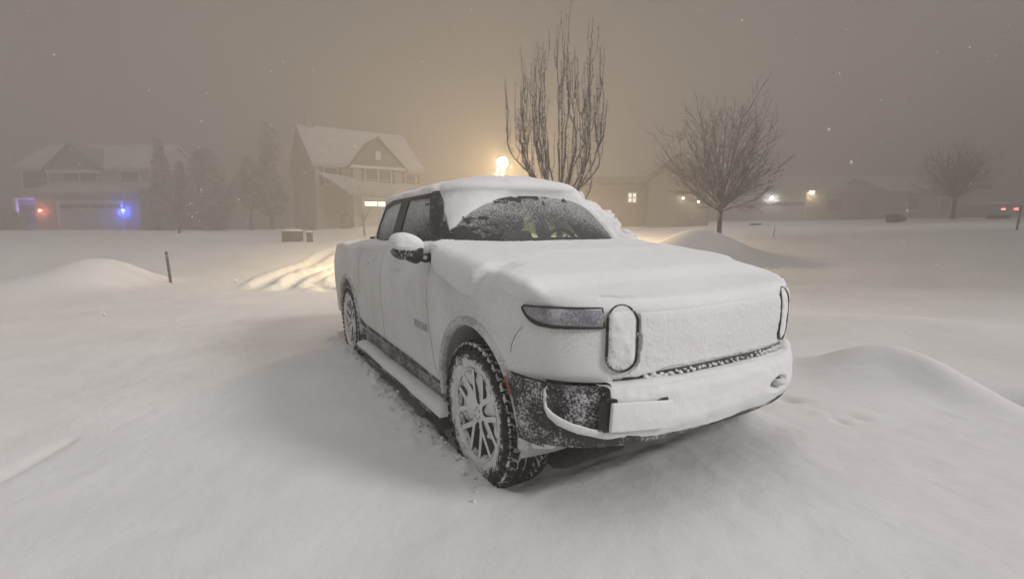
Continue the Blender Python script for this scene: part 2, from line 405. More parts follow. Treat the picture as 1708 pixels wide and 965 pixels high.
# lower body -------------------------------------------------------
BF = lambda z: .885+.012*sstep(.8, 1.0, z)-.05*sstep(1.05, 1.20, z)**2-.05*sstep(.84, .70, z)
BW = lambda z: .985+.022*np.exp(-((z-.98)/.28)**2)-.035*sstep(1.12, 1.4, z)-.01*sstep(.6, .45, z)
BODY = Shell(BF, cst(.18), cst(-4.15), cst(-4.56), BW, 3.6, 3.0, 3.2, 4.)
def ztop(x): return np.interp(x, [-4.6, -3.1, -2.9, -1.0, -.75, -.4, .2, .6, .89], [1.33, 1.36, 1.385, 1.385, 1.365, 1.325, 1.255, 1.212, 1.168])
ps = []
def p_list(sh, z, step):
    pp = np.concatenate([np.linspace(0, 1, 400), np.linspace(1, 2, 400)[1:], np.linspace(2, 3, 200)[1:]])
    P = sh.pt(pp, z); L = np.concatenate([[0], np.cumsum(np.linalg.norm(np.diff(P, axis=0), axis=1))])
    n = int(L[-1]/step); h = np.interp(np.linspace(0, L[-1], n), L, pp)
    return np.concatenate([-h[::-1][:-1], h])
PB = p_list(BODY, 1.0, .016)
RT = .065                                              # shoulder radius
def body_grid(pp, zb=.46, side_n=48, round_n=7, deck_n=36):
    x_ref = BODY.pt(pp, 1.1)[:, 0]; zt = ztop(x_ref); cols = []
    for k in range(side_n):
        f = k/(side_n-1); cols.append(BODY.pt(pp, zb+(zt-RT-zb)*f))
    base = cols[-1].copy(); C = np.stack([np.clip(base[:, 0], -3.9, .0), 0*pp, 0*pp], -1)
    d = base[:, :2]-C[:, :2]; L = np.linalg.norm(d, axis=1); d = d/L[:, None]
    for k in range(1, round_n+1):
        a = k/round_n*pi/2; q = base.copy(); q[:, :2] = base[:, :2]-d*(RT*(1-cos(a)))[..., None] if False else base[:, :2]-d*RT*(1-cos(a))
        q[:, 2] = base[:, 2]+RT*sin(a); cols.append(q)
    for k in range(1, deck_n+1):
        f = k/deck_n; q = base.copy(); q[:, :2] = base[:, :2]-d*(RT+(L-RT-.001)*f)[:, None]
        xr = q[:, 0]; crown = .05*(1-(1-f)**2)
        q[:, 2] = zt*(1-f)+np.where(np.abs(pp) < 1, ztop(xr), zt)*f+crown; cols.append(q)
    return np.stack(cols, 1)
BG = body_grid(PB)
# hood power bulge: gentle
cen = lambda P: (P[:-1, :-1]+P[1:, 1:]+P[1:, :-1]+P[:-1, 1:])/4
WX = (0., -3.45)
def arch_r(x, z):
    r = 1e9
    for wx in WX: r = np.minimum(r, np.hypot((x-wx+.01)*1.0, (z-.47)))
    return r
bc = cen(BG)
ar = arch_r(bc[..., 0], bc[..., 2])
keep = ~((ar < .515) & (np.abs(bc[..., 1]) > .6) & (bc[..., 2] < 1.1))
keep &= ~((bc[..., 0] < -.70) & (bc[..., 0] > -2.75) & (np.abs(bc[..., 1]) < .78) & (bc[..., 2] > 1.25))
keep &= ~((bc[..., 0] < -.40-.45*np.clip(np.abs(bc[..., 1])/.84, 0, 1)**3.5) & (bc[..., 0] > -.8) & (np.abs(bc[..., 1]) < .80) & (bc[..., 2] > 1.25))
keep &= ~((bc[..., 0] > .43) & (bc[..., 2] < .80) & (bc[..., 2] < 1.1))          # room for the bumper
NB = normals(BG); sgn = np.sign((NB[len(NB)//2, 10]*[1, 0, 0]).sum()); NB = NB*sgn
body = part(BG, 'body', PAINT, keep=keep, flip=sgn < 0)
# front panel (between the headlamps) caked
def bpatch(p0, p1, z0, z1, nu, nv, off=.004, sh=BODY):
    pp = np.linspace(p0, p1, nu); zz = np.linspace(z0, z1, nv); P = sh.pt(pp[:, None], zz[None, :]); n = normals(P)
    c = P.mean((0, 1)); 
    o = P-np.array([-1.5, 0, 1.]); s = np.sign((n*o).sum(-1).mean()); return P+n*s*off, s, n*s
def surf(sh, pp, zz, off):
    """points for arrays pp,zz of equal shape on the shell, offset outwards"""
    e = 1e-3; P = sh.pt(pp, zz); du = sh.pt(pp+e, zz)-sh.pt(pp-e, zz); dv = sh.pt(pp, zz+e)-sh.pt(pp, zz-e)
    n = np.cross(du, dv); n /= np.linalg.norm(n, axis=-1, keepdims=True)+1e-12
    s = np.sign((n*(P-np.array([-1.6, 0, 1.0]))).sum(-1, keepdims=True)); return P+n*s*np.asarray(off)[..., None], n*s
# ---- snow plastered on the front face, thinner at its edges
yy = np.linspace(-.99, .99, 240); pp = BODY.p_front(yy*.995, 1.); zz = np.linspace(.800, 1.20, 64)
PP, ZZ = np.meshgrid(pp, zz, indexing='ij'); X = BODY.pt(PP, ZZ)
thick = .012+.004*fbm(X[..., 1]*4, X[..., 2]*8, 1, 3)+.0012*fbm(X[..., 1]*50, X[..., 2]*50, 3, 2)
thick = thick-.03*sstep(-.58, -.80, X[..., 1])-.03*sstep(.012, -.004, ZZ-.832+.022*sstep(.46, .70, np.abs(X[..., 1]-.12))+.004*fbm(X[..., 1]*20, 0, 4, 2))
for hy in (-.636, .636):                               # headlamp openings
    q = np.maximum(np.abs(ZZ-1.0)-.082, 0); dd = np.hypot(q, X[..., 1]-hy)
    thick = np.where(dd < .088, -.012, thick)
thick = thick-.020*np.exp(-((ZZ-1.125)/.007)**2)*(np.abs(X[..., 1]) < .56)     # light-bar groove
FP, FN = surf(BODY, PP, ZZ, thick)
kp = cen(thick[..., None])[..., 0] > -.01
part(FP, 'front_snow', SNOW_T, keep=kp)
# ---- hood and fender snow, as an offset of the body grid
ii = np.where(np.abs(PB) < 1.24)[0]; HG = BG[ii]; HN = NB[ii]; nrow = HG.shape[1]
import_row = 40
s_idx = np.arange(import_row, nrow); HG = HG[:, s_idx]; HN = HN[:, s_idx]
x, y, z = HG[..., 0], HG[..., 1], HG[..., 2]
side = np.clip((BODY.pt(PB[ii], 1.1)[:, None, 0]), -9, 9)*0
edge = ztop(BODY.pt(PB[ii], 1.1)[:, 0])[:, None]-z                        # height below the shoulder
inside = sstep(-.02, -.12, edge*1.0)*0
d = .060+.012*fbm(x*1.2, y*1.2, 0, 3)+.0025*fbm(x*14, y*14, 0, 3)-.025*sstep(.55, .95, np.hypot(x-.3, y*.6)*1.0)*(x > .3)
lim = np.full(x.shape, .030)                                             # how far the snow hangs below the shoulder line
right = y < 0
lim = np.where(right, np.interp(x, [-1.0, -.62, -.50, -.25, .0, .06, .12, .3, .55, .8, .9], [.01, .06, .135, .15, .145, .11, .03, .028, .04, .045, .045]), .075)
lim = np.where(~right & (x > -.2), np.interp(x, [-.2, .4], [.075, .02]), lim)
lim = np.where((x > .6) & (np.abs(y) < .8), .045, lim)
lim = lim+.012*fbm(x*6, y*6, 3, 3)*sstep(.7, .3, x)
d = np.minimum(d, (lim-edge)*1.1+.0) if False else d*sstep(0, 1, np.clip((lim-edge)/.042, 0, 1))-.012*sstep(.0, -.02, lim-edge)
fr = sstep(.45, .62, x)*sstep(.97, .88, np.abs(y)); d = d*(1-fr)+fr*((.034+.004*fbm(x*3, y*3, 1, 3))*sstep(-.03, .15, .060-edge)-.012*sstep(.0, -.012, .060-edge))
HS = HG+HN*d[..., None]
HS[..., 2] += .01*sstep(-.2, -.8, x)*sstep(.03, -.02, edge)
kp = cen(d[..., None])[..., 0] > -.008
hx = cen(HG)[..., 0]; hy = np.abs(cen(HG)[..., 1]); kp &= hx > -.86; kp &= (hx > -.42-.42*np.clip(hy/.84, 0, 1)**3.5) | (hy > .86)
part(HS, 'hood_snow', SNOW, keep=kp, flip=sgn < 0)
# ---- bed and door-sill snow
ii = np.where(np.abs(PB) > 1.2)[0]
for sg, nm in ((-1, 0), (1, 0)):
    jj = ii[np.sign(PB[ii]) == sg]; G = BG[jj][:, 38:]; N = NB[jj][:, 38:]; x, y, z = G[..., 0], G[..., 1], G[..., 2]
    e = ztop(BODY.pt(PB[jj], 1.1)[:, 0])[:, None]-z
    lim = np.where(x < -2.9, .03, .055)+.02*fbm(x*5, y*5, 3, 3)
    d = (.032+.012*fbm(x*3, y*3, 4, 3))*sstep(0, 1, np.clip((lim-e)/.05, 0, 1))-.012*sstep(0, -.02, lim-e)
    kp = cen(d[..., None])[..., 0] > -.008
    c = cen(G); kp &= (np.abs(c[..., 1]) > .80) | (c[..., 0] < -2.8)
    part(G+N*d[..., None], 'bed_snow', SNOW, keep=kp, flip=sgn < 0)
# ---- bumper -------------------------------------------------------
BMF = lambda z: .945-.06*sstep(.60, .44, z)-.015*sstep(.72, .79, z)
BMP = Shell(BMF, cst(.30), cst(-3.), cst(-4.), lambda z: .998-.02*sstep(.55, .42, z), 3.4, 3.0, 3, 3)
ys = np.linspace(-1, 1, 340); pp = np.sign(ys)*(np.abs(ys))**1.0*1.03; zz = np.concatenate([[.50], np.linspace(.505, .785, 60), [.79]])
PP, ZZ = np.meshgrid(pp, zz, indexing='ij'); X = BMP.pt(PP, ZZ)
yb = X[..., 1]
dz = np.zeros(yb.shape)
rec = sstep(-.955, -.935, yb)*sstep(-.715, -.735, yb)*sstep(.575, .595, ZZ)*sstep(.80, .775, ZZ)*(PP < 0)*(X[..., 0] > .33)
dz = dz-.045*rec
hk = np.clip(1.25-np.hypot((yb-.52)/.10, (ZZ-.615)/.040), 0, 1); dz = dz-.045*sstep(0, .5, hk)
dz = dz+.006*fbm(yb*4, ZZ*9, 0, 3)*(1-rec)+.0015*fbm(yb*30, ZZ*30, 0, 2)
BP, BN = surf(BMP, PP, ZZ, dz)
BP[:, 0] = BP[:, 1]*[1, 1, 1]-BN[:, 1]*.03; bk = (cen(rec[..., None])[..., 0] < .5) & (cen(X)[..., 0] > .675); BP[:, -1] = BP[:, -2]-np.array([.06, 0, 0])*np.sign(1.1-np.abs(PP[:, :1]))
bumper = part(BP, 'bumper', FRONTFROST, keep=bk)
def bpatch2(y0, y1, z0, z1, off, name, mat, nu=60, nv=24, sh=BMP, rnd=0., parent=None, fn=None):
    """rounded patch lying on a shell"""
    u = np.linspace(-1, 1, nu); v = np.linspace(-1, 1, nv); U, V = np.meshgrid(u, v, indexing='ij')
    if rnd:
        hw, hh = abs(y1-y0)/2, abs(z1-z0)/2; r = rnd
        # squeeze the ends so that the corners become round
        ww = hw-np.where(np.abs(V)*hh > hh-r, r-np.sqrt(np.clip(r*r-(np.abs(V)*hh-(hh-r))**2, 0, None)), 0)
        Y = (y0+y1)/2+U*ww; Z = (z0+z1)/2+V*hh
    else: Y = (y0+y1)/2+U*(y1-y0)/2; Z = (z0+z1)/2+V*(z1-z0)/2
    o = off if np.isscalar(off) else off(Y, Z)
    P, n = surf(sh, sh.p_front(Y, .9), Z, o+0*Y)
    return part(P, name, mat, parent)
bpatch2(-.950, -.715, .560, .800, lambda Y, Z: -.030*sstep(0, .03, np.minimum(np.minimum(Y+.950, -.715-Y), np.minimum(Z-.560, .800-Z)))+.004+.004*fbm(Y*12, Z*30, 0, 3), 'tow_recess', CLAD, rnd=.03)
bpatch2(-.768, -.728, .590, .728, lambda Y, Z: .006+0*Y, 'tow_cover', TRIM, nu=8, nv=12)
bpatch2(.44, .595, .588, .635, -.040, 'tow_recess', CLAD_G, nu=20, nv=10, rnd=.02)
mb = MB(); c = BMP.pt(BMP.p_front(.52), .65); mb.tube([(c[0]-.06, c[1]+.005, .612), (c[0]-.02, c[1]+.01, .612), (c[0]-.008, c[1]+.04, .614), (c[0]-.04, c[1]+.07, .62)], [.018, .022, .022, .018], 10)
mbpart(mb, 'tow_hook', SNOW_T, smooth=True)
# licence plate
def plate_box(c, th, name, mat, bev):
    m = MB(); V = [(x-th, y, z) for x, y, z in c]+list(c)
    m.add(V, [(0, 3, 2, 1), (4, 5, 6, 7), (0, 1, 5, 4), (1, 2, 6, 5), (2, 3, 7, 6), (3, 0, 4, 7)])
    return mbpart(m, name, mat, bevel=bev, seg=3, smooth=True)
PL = [(.882, -.742, .592), (.953, -.428, .573), (.953, -.418, .706), (.882, -.730, .727)]
plate_box([(x-.020, y+dy, z+dz) for (x, y, z), dy, dz in zip(PL, (-.012, .004, .004, -.012), (-.010, -.006, .006, .018))], .05, 'plate_holder', TRIM, .006)
plate_box([(x+.014, y, z) for x, y, z in PL], .020, 'licence_plate', SNOW, .007)
# chin: dark lower valance from the arch round under the bumper
pp = np.linspace(-.88, .88, 260); top = np.interp(pp, [-.88, -.73, -.62, -.50, -.42, -.30, -.2, 0, .88], [.68, .66, .615, .58, .565, .545, .518, .508, .508])
bot = np.interp(pp, [-.88, -.73, -.5, -.25, 0, .88], [.485, .496, .500, .500, .490, .490]); ff = np.linspace(0, 1, 14)
ZZ = bot[:, None]+(top-bot)[:, None]*ff; P, n = surf(BMP, pp[:, None]+0*ZZ, ZZ, (.006*sstep(1.0, .85, ff)[None, :]-.004)+.0*ZZ+.004)
P2 = P.copy(); P2[:, 0] = P[:, 0]-n[:, 0]*.12; P2[:, 0, 2] += .01; part(np.concatenate([P2[:, :1], P], 1), 'lower_valance', CLAD)
# dark side cladding ahead of the front wheel
def side_clad(sg, mat):
    n1, n2 = 40, 30; pr = np.zeros((n1, n2)); zz = np.zeros((n1, n2))
    for i in range(n1):
        z_ = .478+(.80-.478)*i/(n1-1)
        xa = -.01+math.sqrt(max(.0, .515**2-(z_-.47)**2)); 
        a = .93                                        # wraps to the recess edge
        for j in range(n2):
            th0 = math.acos(min(1, max(0, (xa-.30)/(.945-.30)))**(3.4/2))*2/pi
            zz[i, j] = z_-(0.0 if i < n1-1 else 0); pr[i, j] = sg*(th0+(.74-th0)*j/(n2-1))
    P, _ = surf(BMP, pr, zz, .006+0*zz); part(P, 'corner_cladding', mat)
side_clad(-1, CLAD); side_clad(1, CLAD)
# pale rim framing the recess
def ribbon(sh, pl, w, h, name, mat, parent=None, closed=False, off=.0):
    """soft bead along a (p,z) polyline lying on a shell"""
    pl = np.array(pl, float)
    if closed: pl = np.vstack([pl, pl[:1]])
    P, n = surf(sh, pl[:, 0], pl[:, 1], off+0*pl[:, 0]); t = np.gradient(P, axis=0)
    if closed: t[0] = t[-1] = (P[1]-P[-2])
    t /= np.linalg.norm(t, axis=1, keepdims=True)+1e-9; b = np.cross(t, n)
    ww = np.broadcast_to(np.asarray(w, float), (len(P),))
    prof = [(-1, -.6), (-1, .5), (-.7, 1), (.7, 1), (1, .5), (1, -.6)]
    G = np.stack([P+b*(u*ww/2)[:, None]+n*(v*h) for u, v in prof], 1)
    return part(G, name, mat, parent)
def arc(cx, cz, rx, rz, a0, a1, n): return [(cx+rx*cos(a0+(a1-a0)*i/(n-1)), cz+rz*sin(a0+(a1-a0)*i/(n-1))) for i in range(n)]
def rrect(y0, y1, z0, z1, r, n=8):
    L = []
    for cx, cz, a in ((y1-r, z1-r, 0), (y0+r, z1-r, pi/2), (y0+r, z0+r, pi), (y1-r, z0+r, 1.5*pi)): L += arc(cx, cz, r, r, a, a+pi/2, n)
    return L
def densify(L, step=.02, closed=False):
    L = [np.array(q, float) for q in L]
    if closed: L = L+[L[0]]
    o = []
    for a, b in zip(L[:-1], L[1:]):
        k = max(1, int(np.linalg.norm(b-a)/step)); o += [a+(b-a)*i/k for i in range(k)]
    if not closed: o.append(L[-1])
    return o
L = [(.70, .795)]; L = [(-.940, .785), (-.946, .765), (-.948, .72), (-.946, .68), (-.935, .65), (-.91, .622), (-.87, .602), (-.82, .586), (-.76, .570), (-.70, .560), (-.64, .556)]
L = densify(L, .02); ribbon(BMP, [(BMP.p_front(q[0]*.998), q[1]) for q in L], [.002+.012*float(sstep(.785, .74, q[1]))+.026*float(sstep(.69, .62, q[1]))*float(sstep(-.64, -.72, q[0]))*(1+.35*float(fbm(q[0]*25, 0, 0, 2))) for q in L], .007, 'recess_rim', SNOW_T)
# grille slit with bars
bpatch2(-.62, .66, .772, .828, lambda Y, Z: .004+0*Y, 'grille_slit', TRIM_C, nu=160, nv=4, sh=BODY)
ya = -.50; k = 0
while ya < .60:
    k += 1; f_ = abs((ya-.08)/.55); m = MB(); c = BODY.pt(BODY.p_front(ya), .8); z_ = .800+.014*(k % 2)+random.uniform(-.004, .004)
    for q in range(3): blob(m, (c[0]+.004, ya+q*.006, z_+random.uniform(-.004, .004)-q*.003), .004+.006*random.random()+.008*max(0, f_-.4), k*1.7+q, 5)
    mbpart(m, 'snow_crumb', SNOW_T, smooth=True); ya += random.uniform(.014, .030)
# snow lying on top of the bumper shelf
yy = np.linspace(-.70, .97, 240); pr = BODY.p_front(yy); P0 = BMP.pt(BMP.p_front(yy), .775); P1 = BODY.pt(pr, .8)
rows = []
for f, dzz in ((0, -.01), (.12, .006), (.4, .016), (.8, .018), (1.3, .012)):
    q = P0+(P1-P0)*f*1.0; q[:, 2] = .785+dzz+.006*fbm(yy*9, f*2, 0, 3)*(f > 0)-.022*sstep(-.5, -.1, yy)*sstep(.80, .55, yy)*(f > .3); rows.append(q)
part(np.stack(rows, 1), 'bumper_snow', SNOW_T)
# headlamps: stadium lens, black ring
for hy in (-.636, .636):
    ring = arc(hy, 1.0+.080, .071, .071, 0, pi, 18)+arc(hy, 1.0-.080, .071, .071, pi, 2*pi, 18)
    nu, nv = 25, 40; U, V = np.meshgrid(np.linspace(-1, 1, nu), np.linspace(-1, 1, nv), indexing='ij')
    hh = .151; zv = 1.0+V*hh; wv = np.where(np.abs(V*hh) > .08, np.sqrt(np.clip(.071**2-(np.abs(V*hh)-.08)**2, 0, None)), .071)
    yv = hy+U*wv; dm = .006+.010*(1-np.maximum(np.abs(U), np.abs(V))**4)+.004*fbm(yv*22, zv*22, 0, 3)*(1-np.abs(U)**4)
    P, _ = surf(BODY, BODY.p_front(yv), zv, dm); h = part(P, 'headlight', LENS2)
    rg = densify(ring, .012, True)
    rr = ribbon(BODY, [(BODY.p_front(q[0]), q[1]) for q in rg], .010, .017, 'lamp_ring', TRIM, closed=True, off=0)
    rr.location = (0, 0, 0); rr.parent = h
    # snow collar round the lamp
# corner lens of the light bar (wraps round the corner)
def corner_lens(sg):
    # front end at y=.715, rear end on the side at x~.53
    pa = float(BODY.p_front(.722, 1.)); pb_ = math.acos(((.535-.18)/(.897-.18))**(3.6/2))*2/pi
    up = [(pa, 1.148), (pa+(pb_-pa)*.5, 1.150), (pa+(pb_-pa)*.88, 1.150)]; n = 60; rows = []
    U = np.linspace(0, 1, n); top = 1.142+.002*np.sin(U*3)
    bot = np.interp(U, [0, .60, .78, .88, .95, 1.], [1.060, 1.062, 1.070, 1.084, 1.104, 1.132])
    top = top+.004*U-.010*sstep(.97, 1., U); PPp = pa+(pb_-pa)*U
    V = np.linspace(0, 1, 12); Z = bot[:, None]+(top-bot)[:, None]*V; P, _ = surf(BODY, sg*(PPp[:, None]+0*Z), Z, .010+0*Z)
    l = part(P, 'corner_lamp', LENS)
    loop = [(sg*PPp[i], top[i]) for i in range(n)]+[(sg*PPp[i], bot[i]) for i in range(n-1, -1, -1)]
    w = [.009]*n+list(np.interp(U[::-1], [0, .5, .85, 1], [.012, .018, .024, .012]))
    b = ribbon(BODY, loop, w+[w[0]], .015, 'lamp_frame', TRIM_C, closed=True); b.parent = l; b.location = (0, 0, 0)
corner_lens(-1); corner_lens(1)
# wheel arches: lips and liners
for wx in WX:
    for sg in (-1, 1):
        rows = []; A = np.linspace(-.13, pi+.13, 70)
        for r_, o_ in ((.488, -.02), (.492, .010), (.506, .018), (.528, .016), (.545, .003), (.549, -.01)):
            xx = wx-.01+r_*np.cos(A); zz = .47+r_*np.sin(A)
            if wx == 0: pr = np.where(xx > .18, np.arccos(np.clip((xx-.18)/(.89-.18), 0, 1)**1.8)*2/pi, 1+(xx-.18)/(-4.33))
            else: pr = np.where(xx > -4.15, 1+(xx-.18)/(-4.33), 2+np.arcsin(np.clip((xx+4.15)/(-.41), 0, 1)**1.6)*2/pi)
            P = BODY.pt(sg*pr, zz); P[:, 1] += sg*o_; rows.append(P)
        a = part(np.stack(rows, 1), 'arch_lip', LIPM)
        rows = []; A = np.linspace(-.25, pi+.25, 50)
        for yv, r_ in ((.985, .50), (.93, .505), (.75, .505), (.62, .50), (.60, .30)):
            rows.append(np.stack([wx-.01+r_*np.cos(A), sg*(yv+0*A), .47+r_*np.sin(A)+.01*fbm(A*4, yv*5, 0, 3)], -1))
        # keep the liner inside the skin at the curved front corner
        G = np.stack(rows, 1)
        if wx == 0:
            lim = BODY.pt(np.where(G[..., 0] > .18, np.arccos(np.clip((G[..., 0]-.18)/.71, 0, 1)**1.8)*2/pi, 1.), .8)[..., 1]-.015
            G[..., 1] = sg*np.minimum(np.abs(G[..., 1]), lim)
        part(G, 'wheel_well', LINER)
# amber reflector on the front lip
for sg in (-1, 1):
    A = np.linspace(.42, .62, 8); rows = []
    for r_, o_ in ((.518, .026), (.540, .026)):
        xx = -.01+r_*np.cos(A); zz = .47+r_*np.sin(A); P = BODY.pt(sg*np.arccos(np.clip((xx-.18)/.71, 0, 1)**1.8)*2/pi, zz); P[:, 1] += sg*o_; rows.append(P)
    part(np.stack(rows, 1), 'side_marker', AMBER)
# seams
def sxz(x, z, sg=-1):
    x = np.asarray(x, float); pr = np.where(x > .18, np.arccos(np.clip((x-.18)/.715, 0, 1)**1.8)*2/pi, 1+(x-.18)/(-4.33)); return sg*pr
def seam(pts, name='panel_seam', w=.004, mat=None, sg=-1, h=.0015):
    L = densify(pts, .03); ribbon(BODY, [(float(sxz(q[0], q[1], sg)), q[1]) for q in L], w, h, name, mat or CLAD_G)
for sg in (-1, 1):
    seam([(-.73, 1.33), (-.72, 1.0), (-.66, .62), (-.60, .50)], sg=sg)
    seam([(-1.93, 1.33), (-1.95, .9), (-1.93, .50)], sg=sg)
    seam([(-2.84, 1.33), (-2.82, 1.0), (-2.86, .85)], sg=sg)
    seam(smoothline([(.44, .90), (.455, .95), (.485, 1.0), (.53, 1.05)], 14), sg=sg, w=.003)
    # door pulls
    for hx_ in (-1.62, -2.62): seam([(hx_, 1.185), (hx_+.22, 1.188)], 'door_handle', .022, PAINT, sg, .006)
# lower side cladding (grey band) and rocker
for sg in (-1, 1):
    n = 110; xs = np.linspace(-2.93, -.50, n); rows = []
    topz = np.interp(xs, [-2.93, -2.7, -1.2, -.50], [.56, .525, .495, .47]); 
    for f, o_ in ((1, -.002), (1, .008), (.6, .008), (0, -.015), (-.5, -.07)):
        zz = .435+(topz-.435)*f; P = BODY.pt(sg*(1+(xs-.18)/(-4.33)), np.maximum(zz, .40)); P[:, 2] = zz; P[:, 1] += sg*o_; rows.append(P)
    part(np.stack(rows, 1), 'side_cladding', CLAD)
    m = MB(); m.box((-1.72, sg*.86, .36), (2.45, .14, .16)); mbpart(m, 'rocker', CLAD_G, bevel=.02)
    # step board under a bank of snow
    m = MB(); m.box((-1.68, sg*.985, .262), (2.36, .13, .05)); st = mbpart(m, 'side_step', CLAD, bevel=.012)
    nx, na = 160, 14; xs = np.linspace(-2.88, -.40, nx); A = np.linspace(0, pi, na)
    G = np.zeros((nx, na, 3)); hgt = .052+.015*fbm(xs*2, 0, 5, 3); hgt = hgt*np.sqrt(np.clip(sstep(0, .08, xs+2.88)*sstep(0, .10, -.40-xs), 0, 1))
    G[..., 0] = xs[:, None]; G[..., 1] = sg*(.985+.068*np.cos(A)[None, :]*(1+.05*fbm(xs*7, 1, sg, 2))[:, None]); G[..., 2] = .282+hgt[:, None]*np.sin(A)[None, :]**.7
    q = part(G, 'step_snow', SNOW, st); q.location = (0, 0, 0)
# underbody + chassis
m = MB(); m.box((-1.85, 0, .44), (4.6, 1.2, .16)); m.box((.45, 0, .53), (.6, 1.3, .06)); mbpart(m, 'underbody', DARK, bevel=.03)
m = MB()
for wx in WX:
    m = MB(); m.tube([(wx, -.85, .43), (wx, .85, .43)], .05, 10); mbpart(m, 'axle', DARK)
# air deflector fin below the chin, snow stuck on it
for sg in (-1, 1):
    m = MB(); a = bp(886, 748, 1, sg*.80) if sg < 0 else None
    m.add([(.54, sg*.955, .49), (.66, sg*.86, .49), (.62, sg*.80, .49), (.50, sg*.86, .49), (.545, sg*.94, .425), (.63, sg*.87, .440), (.60, sg*.83, .440), (.52, sg*.86, .425)],
          [(0, 1, 2, 3), (4, 7, 6, 5), (0, 4, 5, 1), (1, 5, 6, 2), (2, 6, 7, 3), (3, 7, 4, 0)]); mbpart(m, 'air_deflector', SNOW_T, bevel=.008)
# lettering on the door
def letters(txt, x0, z0, h, sg):
    G = {'R': [[(0, 0), (0, 1), (.5, 1), (.6, .75), (.5, .5), (0, .5)], [(.3, .5), (.62, 0)]], 'I': [[(.05, 0), (.05, 1)]],
         'V': [[(0, 1), (.33, 0), (.66, 1)]], 'A': [[(0, 0), (.33, 1), (.66, 0)], [(.14, .35), (.52, .35)]], 'N': [[(0, 0), (0, 1), (.55, 0), (.55, 1)]]}
    adv = {'R': .95, 'I': .45, 'V': .98, 'A': .98, 'N': .9}; x = x0; m = MB()
    for ch in txt:
        for st in G[ch]:
            for a, b in zip(st[:-1], st[1:]):
                q = []
                for u, v in (a, b):
                    xx = x-sg*0+u*h*(1 if sg < 0 else -1); zz = z0+v*h; P, n = surf(BODY, np.array([sxz(xx, zz, sg)]), np.array([zz]), np.array([.004])); q.append(P[0])
                m.tube(q, .0032, 4)
        x += adv[ch]*h*(1 if sg < 0 else -1)
    mbpart(m, 'door_lettering', BADGE)
letters('RIVIAN', -1.00, .79, .060, -1)

# ------------------------------------------------------------------ cab
lz = lambda z, a, b: a+(b-a)*(z-1.30)/.52
CF = lambda z: lz(z, -.40, -.98); CX = lambda z: lz(z, -.98, -1.50)
CAB = Shell(CF, CX, lambda z: lz(z, -2.62, -2.58), lambda z: lz(z, -2.95, -2.82), lambda z: .905-.05*sstep(1.30, 1.45, z)-.145*(np.clip(z-1.38, 0, 1)/.44)**1.15, 2.3, 4.2, 3., 3.)
PC = p_list(CAB, 1.55, .014); ZR = 1.80; RR_ = .055
def cab_grid(pp):
    cols = [CAB.pt(pp, z) for z in np.linspace(1.28, ZR, 44)]
    base = cols[-1].copy(); C = np.stack([np.clip(base[:, 0], -2.5, -1.5), 0*pp, 0*pp], -1); d = base[:, :2]-C[:, :2]; L = np.linalg.norm(d, axis=1); d /= L[:, None]
    for k in range(1, 6):
        a = k/5*pi/2; q = base.copy(); q[:, :2] -= d*RR_*(1-cos(a))*1.3; q[:, 2] += RR_*sin(a)*.6; cols.append(q)
    for k in range(1, 31):
        f = k/30; q = base.copy(); q[:, :2] -= d*(RR_*1.3+(L-RR_*1.3-.001)*f)[:, None]; q[:, 2] += RR_*.6+.045*(1-(1-f)**2); cols.append(q)
    return np.stack(cols, 1)
CG = cab_grid(PC); CN = normals(CG); cs = np.sign(CN[len(CN)//2, 10, 0]); CN = CN*cs
cc = cen(CG)
def cps(x, z, sg=-1):                                   # p for a side/corner point with given x
    x = np.asarray(x, float); z = np.asarray(z, float); X0, F, XR = CX(z), CF(z), lz(z, -2.62, -2.58)
    return sg*np.where(x > X0, np.arccos(np.clip((x-X0)/(F-X0), 0, 1)**(2.3/2))*2/pi, 1+(x-X0)/(XR-X0))
WIN = {'front': [(-.98, 1.415), (-1.20, 1.62), (-1.33, 1.785), (-1.88, 1.797), (-1.86, 1.415)],
       'rear': [(-2.06, 1.415), (-2.08, 1.795), (-2.38, 1.785), (-2.60, 1.745), (-2.66, 1.56), (-2.64, 1.46), (-2.56, 1.42)]}
def inpoly(x, z, poly):
    r = np.zeros(x.shape, bool); n = len(poly)
    for i in range(n):
        (x1, z1), (x2, z2) = poly[i], poly[(i+1) % n]
        c = ((z1 > z) != (z2 > z)) & (x < (x2-x1)*(z-z1)/((z2-z1) if z2 != z1 else 1e-9)+x1); r ^= c
    return r
ck = np.ones(cc.shape[:2], bool)
for w in WIN.values(): ck &= ~(inpoly(cc[..., 0], cc[..., 2], w) & (cc[..., 2] < 1.82) & (np.abs(cc[..., 1]) > .5))
pm = (PC[:-1]+PC[1:])/2
wind = (np.abs(pm)[:, None] < .80) & (cc[..., 2] < 1.785) & (cc[..., 2] > 1.33)
ck &= ~wind
cab = part(CG, 'cab', PAINT, keep=ck, flip=cs < 0)
G2 = CG-CN*.035; part(G2, 'headliner', DARK, keep=ck, flip=cs > 0)
IG = BG[(np.abs(PB) > 1.15) & (np.abs(PB) < 1.74)]; 
for sg in (-1, 1):
    jj = np.where((PB*sg > 1.16) & (PB*sg < 1.75))[0]; part(BG[jj][:, 6:52]-NB[jj][:, 6:52]*.05, 'door_card', DARK)
m = MB(); m.box((-2.86, 0, 1.0), (.05, 1.7, .9)); m.box((-1.8, 0, .55), (2.3, 1.8, .04)); mbpart(m, 'cabin_floor', DARK)
